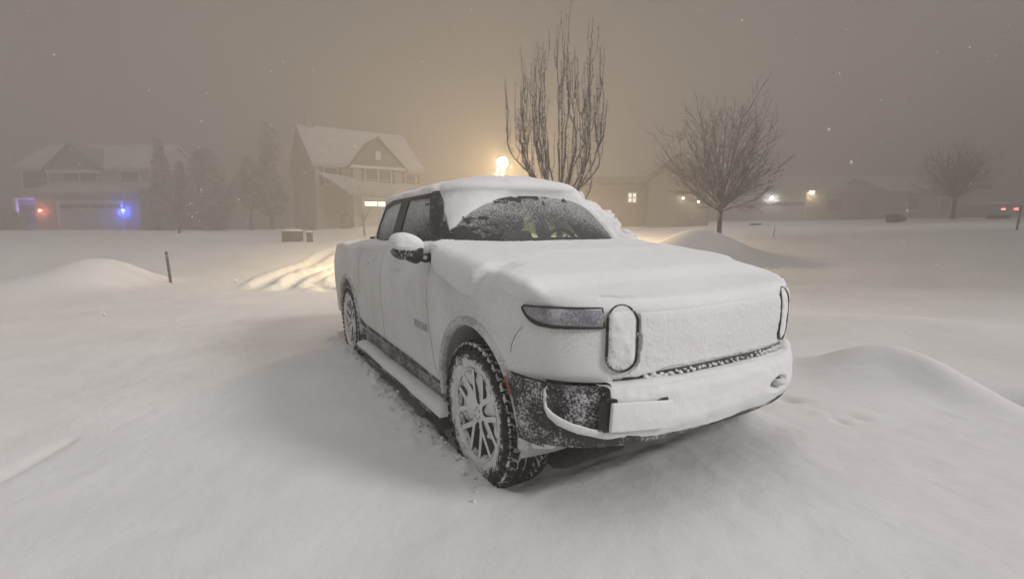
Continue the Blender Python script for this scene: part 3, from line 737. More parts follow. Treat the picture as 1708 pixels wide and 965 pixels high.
# side glass
def poly_fill(poly, sh, pf, off, name, mat, sg):
    poly = np.array(poly); zlo, zhi = poly[:, 1].min(), poly[:, 1].max(); nz_ = 40; zz = np.linspace(zlo+1e-4, zhi-1e-4, nz_); G = np.zeros((nz_, 24, 3))
    for i, z_ in enumerate(zz):
        xs = []
        for k in range(len(poly)):
            (x1, z1), (x2, z2) = poly[k], poly[(k+1) % len(poly)]
            if (z1 > z_) != (z2 > z_): xs.append(x1+(x2-x1)*(z_-z1)/(z2-z1))
        xx = np.linspace(min(xs), max(xs), 24); P, _ = surf(sh, pf(xx, z_+0*xx, sg), z_+0*xx, off+0*xx); G[i] = P
    return part(G, name, mat)
for sg in (-1, 1):
    for k, w in WIN.items():
        o = poly_fill(w, CAB, cps, -.010, 'side_window', GLASS_S if k == 'front' else GLASS_R, sg)
        L = densify(w, .02, True); wd = []
        for q in L:
            top_ = q[1] > 1.74; wd.append(.030 if top_ else .018)
        f = ribbon(CAB, [(float(cps(q[0], q[1], sg)), q[1]) for q in L], wd+[wd[0]], .006, 'window_frame', TRIM_C, closed=True); f.parent = o; f.location = (0, 0, 0)
    # b pillar cover
    zz = np.linspace(1.405, 1.81, 24); G = []
    for z_ in zz:
        xa = np.interp(z_, [1.4, 1.81], [-1.855, -1.885]); xb = np.interp(z_, [1.4, 1.81], [-2.065, -2.085]); xx = np.linspace(xa, xb, 8); P, _ = surf(CAB, cps(xx, z_+0*xx, sg), z_+0*xx, .004+0*xx); G.append(P)
    part(np.array(G), 'door_pillar', TRIM_C)
    # black cover on the windscreen pillar with clinging frost
    zz = np.linspace(1.36, 1.825, 40); G = []
    for z_ in zz:
        xa = np.interp(z_, [1.36, 1.42, 1.62, 1.80], [-.93, -.975, -1.195, -1.34]); xb = np.interp(z_, [1.36, 1.45, 1.6, 1.82], [-.76, -.80, -.985, -1.225])
        xx = np.linspace(xa, xb, 12); P, _ = surf(CAB, cps(xx, z_+0*xx, sg), z_+0*xx, .006+0*xx); G.append(P)
    part(np.array(G), 'pillar_cover', TRIM)
    # black strip along the roof edge
    xs = densify([(-1.22, 1.822), (-2.1, 1.820), (-2.40, 1.805), (-2.62, 1.762)], .03)
    ribbon(CAB, [(float(cps(q[0], min(q[1], 1.80), sg)), min(q[1], 1.803)) for q in xs], .028, .007, 'roof_trim', TRIM_C)
# windscreen
pp = np.linspace(-.815, .815, 120); zz = np.linspace(1.32, 1.79, 40); P, n = surf(CAB, pp[:, None]+0*zz[None, :], zz[None, :]+0*pp[:, None], -.006+0*(pp[:, None]+zz[None, :]))
ws = part(P, 'windscreen', GLASS_W)
# bare dark band of the glass edge showing where the frost has flaked off
for (y0_, z0_, sy_, sz_, ph) in ((-.69, 1.45, .14, .09, 1), (-.25, 1.765, .30, .028, 5)):
    yv = np.linspace(y0_-2*sy_, y0_+2*sy_, 150); yv = np.clip(yv, -.85, .85); zv = np.linspace(max(1.33, z0_-2*sz_), min(1.785, z0_+2*sz_), 60); YY, Z2 = np.meshgrid(yv, zv, indexing='ij')
    pq = np.sign(YY)*np.arcsin(np.clip(np.abs(YY)/CAB.W(Z2), 0, 1)**(4.2/2))*2/pi
    mk_ = np.exp(-((YY-y0_)/sy_)**2-((Z2-z0_)/sz_)**2)-.48+.75*fbm(YY*22+ph, Z2*40, ph, 4, .65)
    P, _ = surf(CAB, pq, Z2, .002*sstep(0, .1, mk_)-.003); part(P, 'bare_glass_edge', TRIM_C, keep=cen(mk_[..., None])[..., 0] > 0)
# snow round the wiped fan: offset of the cab grid
rows = slice(2, CG.shape[1]); G = CG[:, rows]; N = CN[:, rows]; x, y, z = G[..., 0], G[..., 1], G[..., 2]
roof = sstep(1.75, 1.865, z); d = .010+.005*fbm(y*8, z*8, x*8, 3)
d = d+roof*((.100+.015*fbm(x*1.6, y*1.6, 0, 3))*(1-.75*np.clip(np.abs(y)/.74, 0, 1)**2.2)+.004*fbm(x*12, y*12, 0, 3))
# wiped fan: union of two overlapping swept shapes, in (y, z) on the windscreen
fan = np.clip(1.-np.hypot((y-.03)/.83, (z-1.365)/.43)**1.0, -1, 1)
fan = np.maximum(fan, 1-np.maximum(np.hypot((y-.14)/.77, (z-1.36)/.435), 0))
fan = np.where(np.abs(PC)[:, None] < .80, fan, -1)+.012*fbm(y*7, z*7, 0, 3)
d = np.where(z < 1.81, d*sstep(.02, -.03, fan)-.012*sstep(.0, .04, fan), d)
d = d+.025*np.exp(-((fan+.06)/.05)**2)*(z < 1.80)*(np.abs(PC)[:, None] < .95)*sstep(.25, .7, y)
# the sides: bare of snow below the roof line except the rear corner
sd = (np.abs(PC)[:, None] > .86)*(z < 1.815)
xbm = np.interp(z, [1.36, 1.45, 1.6, 1.82], [-.76, -.80, -.985, -1.225])
sidemask = sstep(.01, -.02, x-xbm+.01*fbm(z*14, 0, 3, 3))*(np.abs(y) > .45)*(y < 0)*sstep(2.08, 2.06, np.abs(PC)[:, None]+.02*fbm(x*6, z*6, 0, 2))
sidemask = sidemask+(y >= 0)*sstep(1.04, 1.06, np.abs(PC)[:, None])*sstep(2.08, 2.06, np.abs(PC)[:, None])
sidemask = sidemask*sstep(1.834, 1.822, z+.006*fbm(x*9, 0, 2, 3))
d = d*(1-sidemask)-.02*sidemask
# left-hand clumps shoved aside by the wiper
cl = np.exp(-((y-.80)/.10)**2)*(np.abs(PC)[:, None] < 1.15)*sstep(1.86, 1.78, z)*sstep(1.30, 1.36, z)*(y > 0)
cl = cl*(.14+.08*np.clip(fbm(y*10, z*10, x*10, 3, .6), -1, 1))
d = np.where(cl > .01, np.maximum(d, .0)+cl, d)
kp = cen(d[..., None])[..., 0] > -.009
part(G+N*d[..., None], 'roof_snow', SNOW_T, keep=kp, flip=cs < 0)
# crumbly clump on the far pillar
m = MB()
for k in range(46):
    f = (k+random.random())/46; z_ = 1.37+f*.43; p_ = .83+.10*random.random()+.05*(1-f); c = CAB.pt(p_, z_)
    r_ = (.026+.040*random.random())*(1.2-.45*f); blob(m, (c[0]+.02, c[1]+.09*(1-f)+.02+.04*random.random(), c[2]+.05), r_, k*3.3, 9)
mbpart(m, 'snow_clump', SNOW_T, smooth=True)
# wedge of drifted snow at the foot of the windscreen
nx, ny = 34, 170; pv = np.linspace(-1.02, 1.02, ny); G = np.zeros((ny, nx, 3))
for i, p_ in enumerate(pv):
    a = CAB.pt(p_, 1.30); b_ = CAB.pt(p_, 1.372+.03*abs(p_)**3+.014*float(fbm(p_*3, 0, 0, 3))); c_ = np.array([a[0]+.30, a[1]*1.06, 0]); c_[2] = float(ztop(min(c_[0], .8)))+.05
    for j in range(nx):
        f = j/(nx-1); q = b_*(1-f)+c_*f; q[2] = b_[2]*(1-f)**1.3+c_[2]*(1-(1-f)**1.3); q[2] += .004*float(vnoise(q[0]*20, q[1]*20)); G[i, j] = q
G[:, 0] -= np.array([.03, 0, .0]); part(G, 'cowl_snow', SNOW)
# interior
m = MB(); m.box((-.85, 0, 1.22), (.55, 1.5, .22)); mbpart(m, 'dashboard', DARK, bevel=.05)
m = MB(); cx, cy, cz = -1.10, .455, 1.335
pts = [(cx-.11*sin(a)*1.0*0+.06*sin(a)*-1, cy+.185*cos(a), cz+.175*sin(a)) for a in np.linspace(0, 2*pi, 33)]
m.tube(pts, .017, 8, False); m.tube([(cx, cy-.17, cz), (cx+.02, cy, cz-.01), (cx, cy+.17, cz)], [.02, .05, .02], 8); m.tube([(cx+.02, cy, cz), (cx+.3, cy, cz-.12)], .035, 8)
mbpart(m, 'steering_wheel', DARK, smooth=True)
for sy in (-.40, .40):
    for sx in (-1.75, -2.5):
        m = MB(); m.box((sx+.1, sy, .92), (.52, .52, .16)); m.box((sx-.18, sy, 1.22), (.14, .50, .56), taper=.86); m.box((sx-.20, sy, 1.585), (.10, .28, .17)); mbpart(m, 'seat', SEATM, bevel=.04, seg=3, smooth=True)
# mirrors
def mirror(sg):
    cx, cy, cz = (-.72, -1.125, 1.405) if sg < 0 else (-.95, 1.03, 1.36)
    nu, nv = 28, 24; G = np.zeros((nu, nv, 3))
    for i in range(nu):
        u = i/(nu-1); yy_ = -.105+.215*u                    # along y: inner -.14 -> outer .16
        e = math.sqrt(max(0, 1-abs((u-.5)*2)**3.2)); hx_, hz_ = .072*e+.002, (.084+.010*(u-.5))*e+.002
        for j in range(nv):
            a = 2*pi*j/nv; ca, sa = cos(a), sin(a); G[i, j] = (cx+hx_*np.sign(ca)*abs(ca)**.75+.05*(1-u)*0-.05*u, cy+sg*yy_, cz-.010+hz_*np.sign(sa)*abs(sa)**.72+.01*(u-.5)-(.035 if u < .25 else .035*max(0, 1-(u-.25)/.3))*(1 if sa < 0 else .3))
    G = np.concatenate([G, G[:, :1]], 1)
    o = part(G, 'mirror', TRIM)
    # snow cap over the upper two thirds
    K = G.copy(); n2 = normals(K); ctr = np.array([cx-.025, cy, cz]); s_ = np.sign((n2*(K-ctr)).sum(-1, keepdims=True)); 
    low = sstep(-.030, -.008, K[..., 2]-cz+.008*fbm(K[..., 1]*25, 0, 0, 2)+.25*np.abs(K[..., 1]-cy-sg*.05)*0)
    K = K+n2*s_*(.010*low-.006*(1-low)+.004*fbm(K[..., 0]*18, K[..., 1]*18, K[..., 2]*18, 2)*low)[..., None]
    K[..., 2] += .004*low*sstep(0, .1, K[..., 2]-cz)
    q = part(K, 'mirror_snow', SNOW, o); q.location = (0, 0, 0)
    m = MB(); m.tube([(cx-.02, cy-sg*.06, cz-.072), (cx+.0, cy-sg*.115, cz-.088), (cx-.03, sg*.92, cz-.080)], [.028, .033, .04], 12); a = mbpart(m, 'mirror_arm', TRIM, smooth=True); a.parent = o; a.location = (0, 0, 0)
    m = MB(); c = (cx+.040, cy-sg*.105, cz-.082); m.lathe([(0.0001, .004), (.010, .004), (.014, 0), (.014, -.03)], 16, (0, 0, 0)); 
    V = [(c[0]+v[1], c[1]+v[0], c[2]+v[2]) for v in m.v]; m.v = V; b = mbpart(m, 'mirror_camera', plain('camera_white', (.7, .7, .72), .3), smooth=True); b.parent = o; b.location = (0, 0, 0)
mirror(-1); mirror(1)
# tail lamps / tailgate seen only from elsewhere
for sg in (-1, 1):
    zz = np.linspace(1.0, 1.22, 8); pv = np.linspace(2.35, 2.55, 10); P, _ = surf(BODY, sg*pv[:, None]+0*zz, zz[None, :]+0*pv[:, None], .006+0*(pv[:, None]+zz)); part(P, 'tail_lamp', plain('tail_red', (.25, .02, .02), .3))

# ------------------------------------------------------------------ wheels
def make_wheel():
    hub = MB(); hub.lathe([(.001, -.02), (.05, -.03), (.06, .0), (.06, .08)], 24); hub.lathe([(.17, .03), (.17, .05)], 32)
    w = hub.build('wheel', DARK, T, True)
    t = MB(); R0 = .414
    t.lathe([(.265, -.115), (.285, -.130), (.33, -.139), (.375, -.137), (.402, -.126), (R0, -.105), (R0+.004, -.05), (R0+.005, 0), (R0+.004, .05), (R0, .105), (.402, .126), (.375, .137), (.33, .139), (.285, .13), (.265, .115)], 96)
    n = 44
    for k in range(n):
        a0 = 2*pi*k/n
        def blk(y0, y1, aw, sk, h0=R0-.004, h1=.437, da=0., dr=0):
            V = []
            for hh, sh_ in ((h0, 1), (h1, .84)):
                for (yy_, s1) in ((y0, -1), (y1, -1), (y1, 1), (y0, 1)):
                    ym = (y0+y1)/2; yv = ym+(yy_-ym)*sh_; a = a0+da+s1*aw*sh_/2+sk*(yy_-ym); rr_ = hh-(dr if abs(yy_) > .115 else 0)
                    V.append((rr_*cos(a), yv, rr_*sin(a)))
            t.add(V, [(0, 3, 2, 1), (4, 5, 6, 7), (0, 1, 5, 4), (1, 2, 6, 5), (2, 3, 7, 6), (3, 0, 4, 7)])
        s2 = pi*2/n
        for sg in (-1, 1):
            blk(sg*.078, sg*.130, s2*.60, sg*1.2, da=(.5 if sg > 0 else 0)*s2, dr=.008)
            blk(sg*.032, sg*.068, s2*.66, -sg*4., da=.3*s2)
            # side lugs running down the shoulder
            a1 = a0+(.5 if sg > 0 else 0)*s2; V = []
            hh = (.395 if k % 2 else .380)
            for rr_, yv in ((.421, .118), (hh, .134)):
                for s1 in (-1, 1):
                    for dy in (0, .013): V.append((rr_*cos(a1+s1*s2*.27), sg*(yv+dy), rr_*sin(a1+s1*s2*.27)))
            t.add(V, [(0, 1, 3, 2), (4, 6, 7, 5), (0, 4, 5, 1), (2, 3, 7, 6), (1, 5, 7, 3), (0, 2, 6, 4)])
        blk(-.020, .022, s2*.7, 6.)
    t.build('tyre', TYREM, w)
    # rim: barrel, lip and Y spokes
    r = MB(); r.lathe([(.262, .10), (.245, .06), (.235, -.02), (.240, -.10), (.262, -.124), (.272, -.128), (.274, -.120), (.266, -.112)], 72)
    r.lathe([(.001, -.112), (.040, -.112), (.058, -.104), (.066, -.085), (.066, .0)], 36)
    ns = 6
    def spoke(pa, pb_, wa, wb, ya, yb_):
        (x1, z1), (x2, z2) = pa, pb_; d = Vector((x2-x1, 0, z2-z1)).normalized(); nrm = Vector((-d.z, 0, d.x)); V = []
        for (x, z, w_, y_) in ((x1, z1, wa, ya), (x2, z2, wb, yb_)):
            for s1, dy, kk in ((-1, 0, 1), (-1, -.0, .7), (1, -.0, .7), (1, 0, 1)):
                V.append((x+nrm.x*s1*w_/2*kk, y_+(.045 if kk == 1 else 0), z+nrm.z*s1*w_/2*kk))
        r.add(V, [(0, 1, 5, 4), (1, 2, 6, 5), (2, 3, 7, 6), (3, 0, 4, 7), (0, 3, 2, 1), (4, 5, 6, 7)])
    P = lambda a, rr_: (rr_*cos(a), rr_*sin(a))
    for k in range(ns):
        a = 2*pi*k/ns+.26
        spoke(P(a, .045), P(a, .115), .052, .046, -.105, -.108)
        for s1 in (-1, 1): spoke(P(a+s1*.05, .105), P(a+s1*.30, .262), .046, .040, -.108, -.121)
    for k in range(ns): r.lathe([(.0015, -.008), (.007, -.008), (.008, 0)], 8, (.033*cos(2*pi*k/ns), -.108, .033*sin(2*pi*k/ns)))
    r.build('rim', RIMM, w)
    # snow packed in the rim
    nr, na = 26, 120; G = np.zeros((na, nr, 3)); A = np.linspace(0, 2*pi, na, endpoint=False); rr = np.linspace(.02, .262, nr)
    xx = rr[None, :]*np.cos(A)[:, None]; zz = rr[None, :]*np.sin(A)[:, None]
    dpt = -.094-.010*(rr[None, :]/.26)**2+.030*fbm(xx*9, zz*9, 0, 3)+.030*sstep(.05, -.2, zz)*sstep(.02, .2, np.abs(fbm(xx*5+3, zz*5, 1, 2)))
    dpt = np.maximum(dpt, -.116)
    G[..., 0] = xx; G[..., 1] = dpt; G[..., 2] = zz; link(gridmesh('rim_snow', G, closed_u=True), 'rim_snow', SNOW_T, w)
    # ring of snow stuck to the sidewall
    nr = 16; rr = np.linspace(.270, .400, nr); G = np.zeros((240, nr, 3)); A = np.linspace(0, 2*pi, 240, endpoint=False)
    prof = np.interp(rr, [.265, .285, .33, .375, .402], [-.115, -.130, -.139, -.137, -.126])
    xx = rr[None, :]*np.cos(A)[:, None]; zz = rr[None, :]*np.sin(A)[:, None]
    e = .004+.004*fbm(xx*26, zz*26, 2, 3)-.035*sstep(.292, .325, rr[None, :]+.030*fbm(xx*22, zz*22, 7, 3))-.010*sstep(.15, .4, fbm(xx*9, zz*9, 4, 3))
    G[..., 0] = xx; G[..., 1] = prof[None, :]-e; G[..., 2] = zz; link(gridmesh('sidewall_snow', G, closed_u=True), 'sidewall_snow', SNOW_T, w)
    return w
w0 = make_wheel()
def copy_tree(o, parent=None):
    c = o.copy(); COL.objects.link(c)
    if parent: c.parent = parent
    for ch in list(o.children): copy_tree(ch, c)
    return c
first = True
for wx in WX:
    for sg in (-1, 1):
        w = w0 if first else copy_tree(w0, T)
        w.location = (wx+OFF[0], sg*.862, .432); w.rotation_euler = (0, random.uniform(0, 6) if not first else .35, 0 if sg < 0 else pi)
        first = False
exec_after = True

# ------------------------------------------------------------------ trees
def branch_mesh(m, pts, r0, r1, n=5):
    k = len(pts); m.tube(pts, [r0+(r1-r0)*i/(k-1) for i in range(k)], n, False)
def rnd(a, b): return random.uniform(a, b)
def grow(p, d, L, seg, wander, up):
    pts = [Vector(p)]; d = Vector(d).normalized()
    for i in range(seg):
        d = (d+Vector((rnd(-1, 1), rnd(-1, 1), rnd(-1, 1)))*wander+Vector((0, 0, up))).normalized(); pts.append(pts[-1]+d*(L/seg))
    return pts
def fastigiate(name, loc, H, label, mat, group=None, seed=1):
    random.seed(seed); t = empty(name, loc); tag(t, label, 'tree', group)
    m = MB(); m.tube([(0, 0, -.3), (.01, 0, .5), (.0, .02, 1.2), (0, 0, H*.30)], [.11, .10, .09, .07], 10); m.build('trunk', mat, t, True)
    m = MB()
    def spurs(pts, k, s=1.):
        for i in range(k):
            q = random.randrange(1, len(pts)); f = random.random(); p = pts[q-1].lerp(pts[q], f)
            b = grow(p, (rnd(-1, 1), rnd(-1, 1), rnd(-.1, .9)), rnd(.05, .19)*s, 3, .4, .05); branch_mesh(m, b, .007, .0035, 3)
            if random.random() < .5:
                b2 = grow(b[1], (rnd(-1, 1), rnd(-1, 1), rnd(-.1, .9)), rnd(.04, .1)*s, 2, .4, .05); branch_mesh(m, b2, .005, .003, 3)
    n = 23
    for k in range(n):
        a = 2.4*k+rnd(-.3, .3); f = (k+.5)/n; rad = .15+1.50*math.sqrt(f)*rnd(.8, 1.05); z0 = H*rnd(.15, .32)
        tip = Vector((rad*cos(a), rad*sin(a), H*(1.0-.26*f)*rnd(.80, 1.0))); pts = []; seg = 18; turn = rnd(.30, .55); kx = ky = 0.
        for i in range(seg+1):
            s = i/seg; w = min(1, s/turn); w = 1-(1-w)**1.5; kx += rnd(-.045, .045); ky += rnd(-.045, .045)
            pts.append(Vector((tip.x*w+kx*min(1, s*3), tip.y*w+ky*min(1, s*3), z0+(tip.z-z0)*s**.95)))
        branch_mesh(m, pts, .025, .0045, 5); spurs(pts[2:12], 34, 1.); spurs(pts[10:], 16, .5)
        for q in range(6):
            i = random.randrange(3, 15); b = grow(pts[i], (rnd(-1, 1), rnd(-1, 1), .9), rnd(.2, .45), 4, .25, .3); L = rnd(.35, 1.5)*(1-.45*i/seg); b2 = grow(b[-1], (rnd(-.15, .15), rnd(-.15, .15), 1), L, 6, .10, .4)
            bb = b+b2[1:]; branch_mesh(m, bb, .013, .004, 4); spurs(bb, 12, .5)
    for k in range(9):                                   # crooked low side branches
        a = rnd(0, 2*pi); b = grow((0, 0, H*rnd(.14, .26)), (cos(a), sin(a), .35), rnd(.8, 1.5), 8, .25, .12); branch_mesh(m, b, .02, .005, 4); spurs(b, 26, 1.2)
    m.build('crown', mat, t, True); return t
def round_tree(name, loc, H, Rr, label, mat, group=None, seed=3, nb=30, lev=3, fork=.19, thick=1., zsc=1.):
    random.seed(seed); t = empty(name, loc); tag(t, label, 'tree', group); z0 = H*fork
    m = MB(); m.tube([(0, 0, -.4), (0, 0, .3), (.02, 0, z0)], [.085*thick, .075*thick, .065*thick], 9); m.build('trunk', mat, t, True)
    m = MB()
    def rec(p, d, L, r, lv):
        seg = 7 if lv > 1 else 5; pts = grow(p, d, L, seg, .11, .045); branch_mesh(m, pts, max(r, .0052), max(r*.45, .0040), 5 if lv > 1 else 3)
        if lv <= 0: return
        kids = {3: 6, 2: 4, 1: 2}.get(lv, 3)
        for q in range(kids):
            i = 1+int((seg-1)*(q+rnd(.2, .9))/kids); i = min(i, seg); dd = (pts[i]-pts[i-1]).normalized()
            side_ = Vector((rnd(-1, 1), rnd(-1, 1), rnd(-.6, .7))); side_ = (side_-dd*side_.dot(dd)).normalized()
            rec(pts[i], dd*.80+side_*rnd(.42, .72), L*rnd(.40, .60)*(1.1-.35*i/seg), r*.50, lv-1)
    for k in range(nb):
        f = (k+.5)/nb; a = 2.399*k; tilt = 1.14*math.sqrt(f) if k else 0; tilt *= rnd(.9, 1.08)
        z = z0+H*.10*(1-f)*rnd(0, 1); L = (H-z0)*(1-f)+Rr*1.05*f; L *= rnd(.66, .82)
        rec((0, 0, z), (sin(tilt)*cos(a), sin(tilt)*sin(a), cos(tilt)), L, .024*thick*(1.25-.5*f), lev-1)
    o = m.build('crown', mat, t, True); return t
c = along(932, 13.0); fastigiate('bare_tree', (c[0], c[1], gz(*c)), 7.4, 'tall bare tree with upright shoots rising behind the truck roof beside the lit lamp', BARK, seed=5)
c = along(1195, 15.5); round_tree('bare_tree', (c[0], c[1], gz(*c)), 4.75, 2.05, 'rounded bare tree with a thin trunk standing behind the truck hood', BARK, seed=3, nb=30, lev=4)
c = along(1577, 29); round_tree('bare_tree', (c[0], c[1], gz(*c)), 5.0, 2.3, 'small bare tree fading into the blowing snow at the far right', BARK2, seed=8, nb=26, lev=4, fork=.24, thick=1.5)
c = along(612, 30); round_tree('bare_tree', (c[0], c[1], gz(*c)), 3.6, 1.9, 'slender bare sapling in front of the lit garage door of the gabled house', BARK2, seed=12, nb=12, lev=2, fork=.25, thick=.8)
c = along(308, 30); round_tree('bare_tree', (c[0], c[1], gz(*c)), 4.2, 1.1, 'thin young tree with a pale trunk before the dark evergreens', BARK2, seed=15, nb=12, lev=2, fork=.3, thick=.8)
FOL = frost_mat('evergreen_leaves', (.040, .045, .030), .38, 4, 1.2, .9, .3, (.45, .45, .46), .01)
def evergreen(name, loc, H, Rr, label, seed, shape='cone', n=2600, group=None, trunk=.0):
    rg = np.random.default_rng(seed); t = empty(name, loc); tag(t, label, 'evergreen tree', group)
    m = MB(); m.tube([(0, 0, -.3), (0, 0, H*.9)], [.16, .03], 8); m.build('trunk', BARK, t, True)
    h = rg.random(n)**(1.15); ang = rg.random(n)*2*pi
    lay = .55+.45*np.abs(np.sin(h*H*2.0+1.3*np.sin(ang*2+seed))); lay = lay*(1+.35*fbm(ang*1.3+seed, h*H*.9, seed, 3))
    if shape == 'cone': rad = (1-h)**.8*Rr*lay
    elif shape == 'column': rad = Rr*np.sin(np.clip(h*.9+.1, 0, 1)*pi)**.45*lay
    else: rad = Rr*lay*(.55+.45*np.sin(h*7+ang*1.5+seed))*np.sin(np.clip(h*.92+.08, 0, 1)*pi)**.5
    rad = rad*(.45+.55*rg.random(n)**.5); z = trunk+h*(H-trunk); c = np.stack([rad*np.cos(ang), rad*np.sin(ang), z-.12*rad], -1)
    s = (.12+.22*rg.random(n))*(H/7)**.5; u = rg.normal(size=(n, 3)); u[:, :2] += 1.2*np.stack([np.cos(ang), np.sin(ang)], -1); u /= np.linalg.norm(u, axis=1, keepdims=True)
    v = rg.normal(size=(n, 3)); v -= u*(u*v).sum(1, keepdims=True); v /= np.linalg.norm(v, axis=1, keepdims=True)
    V = np.stack([c-u*s[:, None]*1.3, c+v*s[:, None]*.6, c+u*s[:, None]*1.3, c-v*s[:, None]*.6], 1).reshape(-1, 3)
    link(npmesh('crown', V, np.arange(4*n).reshape(-1, 4)), 'crown', FOL, t, False); return t
for px, dp, H, Rr, lb, sd, shp, tr in (
    (287, 41, 7.4, 1.25, 'narrow dark evergreen at the right end of the garage with the red and blue lamps', 1, 'cone', .2),
    (318, 43, 5.9, 1.25, 'shorter blurred evergreen behind the pale-trunked young tree', 2, 'cone', .2),
    (362, 42, 6.9, 1.75, 'broad dark evergreen with small white lights hung on its left', 3, 'column', .1),
    (428, 40, 5.8, 1.6, 'rounded dark tree left of the gabled house wall', 4, 'lump', 1.9),
    (462, 42, 8.8, 1.45, 'tallest dark evergreen against the gable end of the middle house', 5, 'lump', 1.5)):
    c = along(px, dp); evergreen('evergreen_tree', (c[0], c[1], gz(*c)), H, Rr, lb, sd, shp, 2600, None, tr)
for px, dp, H, Rr, lb in ((268, 38, 1.0, 1.0, 'low dark shrub beside the garage with the blue lamp'), (583, 37, 1.25, .55, 'round dark shrub by the corner of the gabled house'), (523, 37.5, 1.0, .35, 'small shrub under the gable end of the middle house'), (22, 39, 1.9, 1.6, 'dark bush at the left edge before the porch')):
    c = along(px, dp); t = evergreen('shrub', (c[0], c[1], gz(*c)-.1), H, Rr, lb, int(px), 'column', 900, None, 0); t['category'] = 'shrub'
# string of small white lights on the broad evergreen
em = lambda nm, c, s: plain(nm, c, .5, 0, c, s)
LW = em('fairy_light', (.85, .9, 1.), 3.5)
c = along(338, 40.3); t = empty('string_lights', (c[0], c[1], gz(*c))); tag(t, 'cluster of small white lights hung on the dark evergreens at left', 'string lights')
random.seed(4); m = MB(); pts = []
for k in range(26):
    z_ = rnd(.7, 3.6); a = (rnd(-.9, .9)); q = (_r[0]*a, _r[1]*a, z_); pts.append(q)
pts.sort(key=lambda q: q[2])
m.tube(pts, .006, 3); m.build('wire', DARK, t)
for q in pts:
    b = MB(); blob(b, q, rnd(.015, .038), 1, 4); b.build('bulb', LW, t)

# ------------------------------------------------------------------ houses
ROOFS = snow_mat('snowy_shingles', (.40, .39, .385), .3, .01, 3, .25); SIDING = snow_mat('siding', (.36, .34, .31), .2, .01, 4, .08); SIDING2 = snow_mat('siding_dark', (.24, .225, .205), .2, .01, 4, .08)
WHITE = plain('trim_white', (.62, .62, .61), .6); GLASSD = plain('dark_glass', (.015, .016, .018), .2); SHUT = plain('shutter', (.035, .032, .03), .7)
GAR = plain('garage_door', (.42, .41, .39), .6); STONE = plain('shingle', (.10, .09, .08), .9)
def frame_at(px, depth, turn):
    """house frame: origin at a ground point, local +x to the picture's right, local -y toward the viewer, then turned"""
    c = along(px, depth); a = math.atan2(_r[1], _r[0])+turn; z = gz(*c); return (c[0], c[1], z-.15), a
def gable_roof(m, x0, x1, y0, y1, ze, zr, th, along_x=True, ov=.35):
    if along_x:
        ym = (y0+y1)/2
        for s, ya in ((-1, y0-ov), (1, y1+ov)):
            k = (zr-ze)/((y1-y0)/2); zl = ze-k*ov
            m.add([(x0-ov, ya, zl), (x1+ov, ya, zl), (x1+ov, ym, zr), (x0-ov, ym, zr), (x0-ov, ya, zl+th), (x1+ov, ya, zl+th), (x1+ov, ym, zr+th), (x0-ov, ym, zr+th)],
                  [(0, 1, 2, 3), (7, 6, 5, 4), (0, 4, 5, 1), (1, 5, 6, 2), (2, 6, 7, 3), (3, 7, 4, 0)])
    else:
        xm = (x0+x1)/2
        for s, xa in ((-1, x0-ov), (1, x1+ov)):
            k = (zr-ze)/((x1-x0)/2); zl = ze-k*ov
            m.add([(xa, y0-ov, zl), (xa, y1+ov, zl), (xm, y1+ov, zr), (xm, y0-ov, zr), (xa, y0-ov, zl+th), (xa, y1+ov, zl+th), (xm, y1+ov, zr+th), (xm, y0-ov, zr+th)],
                  [(0, 1, 2, 3), (7, 6, 5, 4), (0, 4, 5, 1), (1, 5, 6, 2), (2, 6, 7, 3), (3, 7, 4, 0)])
def gable_wall(m, x0, x1, y0, y1, z0, ze, zr, along_x=True):
    m.box(((x0+x1)/2, (y0+y1)/2, (z0+ze)/2), (x1-x0, y1-y0, ze-z0))
    if along_x:
        ym = (y0+y1)/2
        m.add([(x0, y0, ze), (x0, y1, ze), (x0, ym, zr), (x1, y0, ze), (x1, y1, ze), (x1, ym, zr)], [(0, 2, 1), (3, 4, 5), (0, 3, 5, 2), (1, 2, 5, 4)])
    else:
        xm = (x0+x1)/2
        m.add([(x0, y0, ze), (x1, y0, ze), (xm, y0, zr), (x0, y1, ze), (x1, y1, ze), (xm, y1, zr)], [(0, 1, 2), (3, 5, 4), (0, 2, 5, 3), (1, 4, 5, 2)])
def window(h, x, y, z, w, hh, shutters=False, lit=None, panes=1):
    m = MB(); t = .08
    m.box((x, y-.04, z+hh/2+t/2), (w+2*t, .08, t)); m.box((x, y-.05, z-hh/2-t/2), (w+2*t, .10, t))
    for k in range(panes+1): m.box((x-w/2-t/2+(w+t)*k/panes, y-.04, z), (t, .08, hh))
    m.box((x, y-.03, z), (w, .05, .04)); f = m.build('window', WHITE, h)
    m = MB(); m.box((x, y-.012, z), (w, .02, hh)); m.build('pane', lit or GLASSD, f)
    if shutters:
        for s in (-1, 1):
            m = MB(); m.box((x+s*(w/2+t+.19), y-.03, z), (.36, .05, hh+.1)); m.build('shutter', SHUT, h)
def sectional(h, x, y, z0, w, hh, lit=None):
    m = MB()
    for k in range(4): m.box((x, y-.02, z0+hh*(k+.5)/4), (w, .04, hh/4-.02))
    d = m.build('garage_door', GAR, h)
    m = MB()
    for k in range(4): m.box((x-w/2+w*(k+.5)/4, y-.045, z0+hh*.86), (w/4-.14, .02, hh*.13))
    m.build('door_window', lit or GLASSD, d)
    m = MB(); m.box((x, y-.05, z0+hh+.09), (w+.4, .08, .16)); m.box((x-w/2-.1, y-.05, z0+hh/2), (.16, .08, hh)); m.box((x+w/2+.1, y-.05, z0+hh/2), (.16, .08, hh)); m.build('door_casing', WHITE, d)
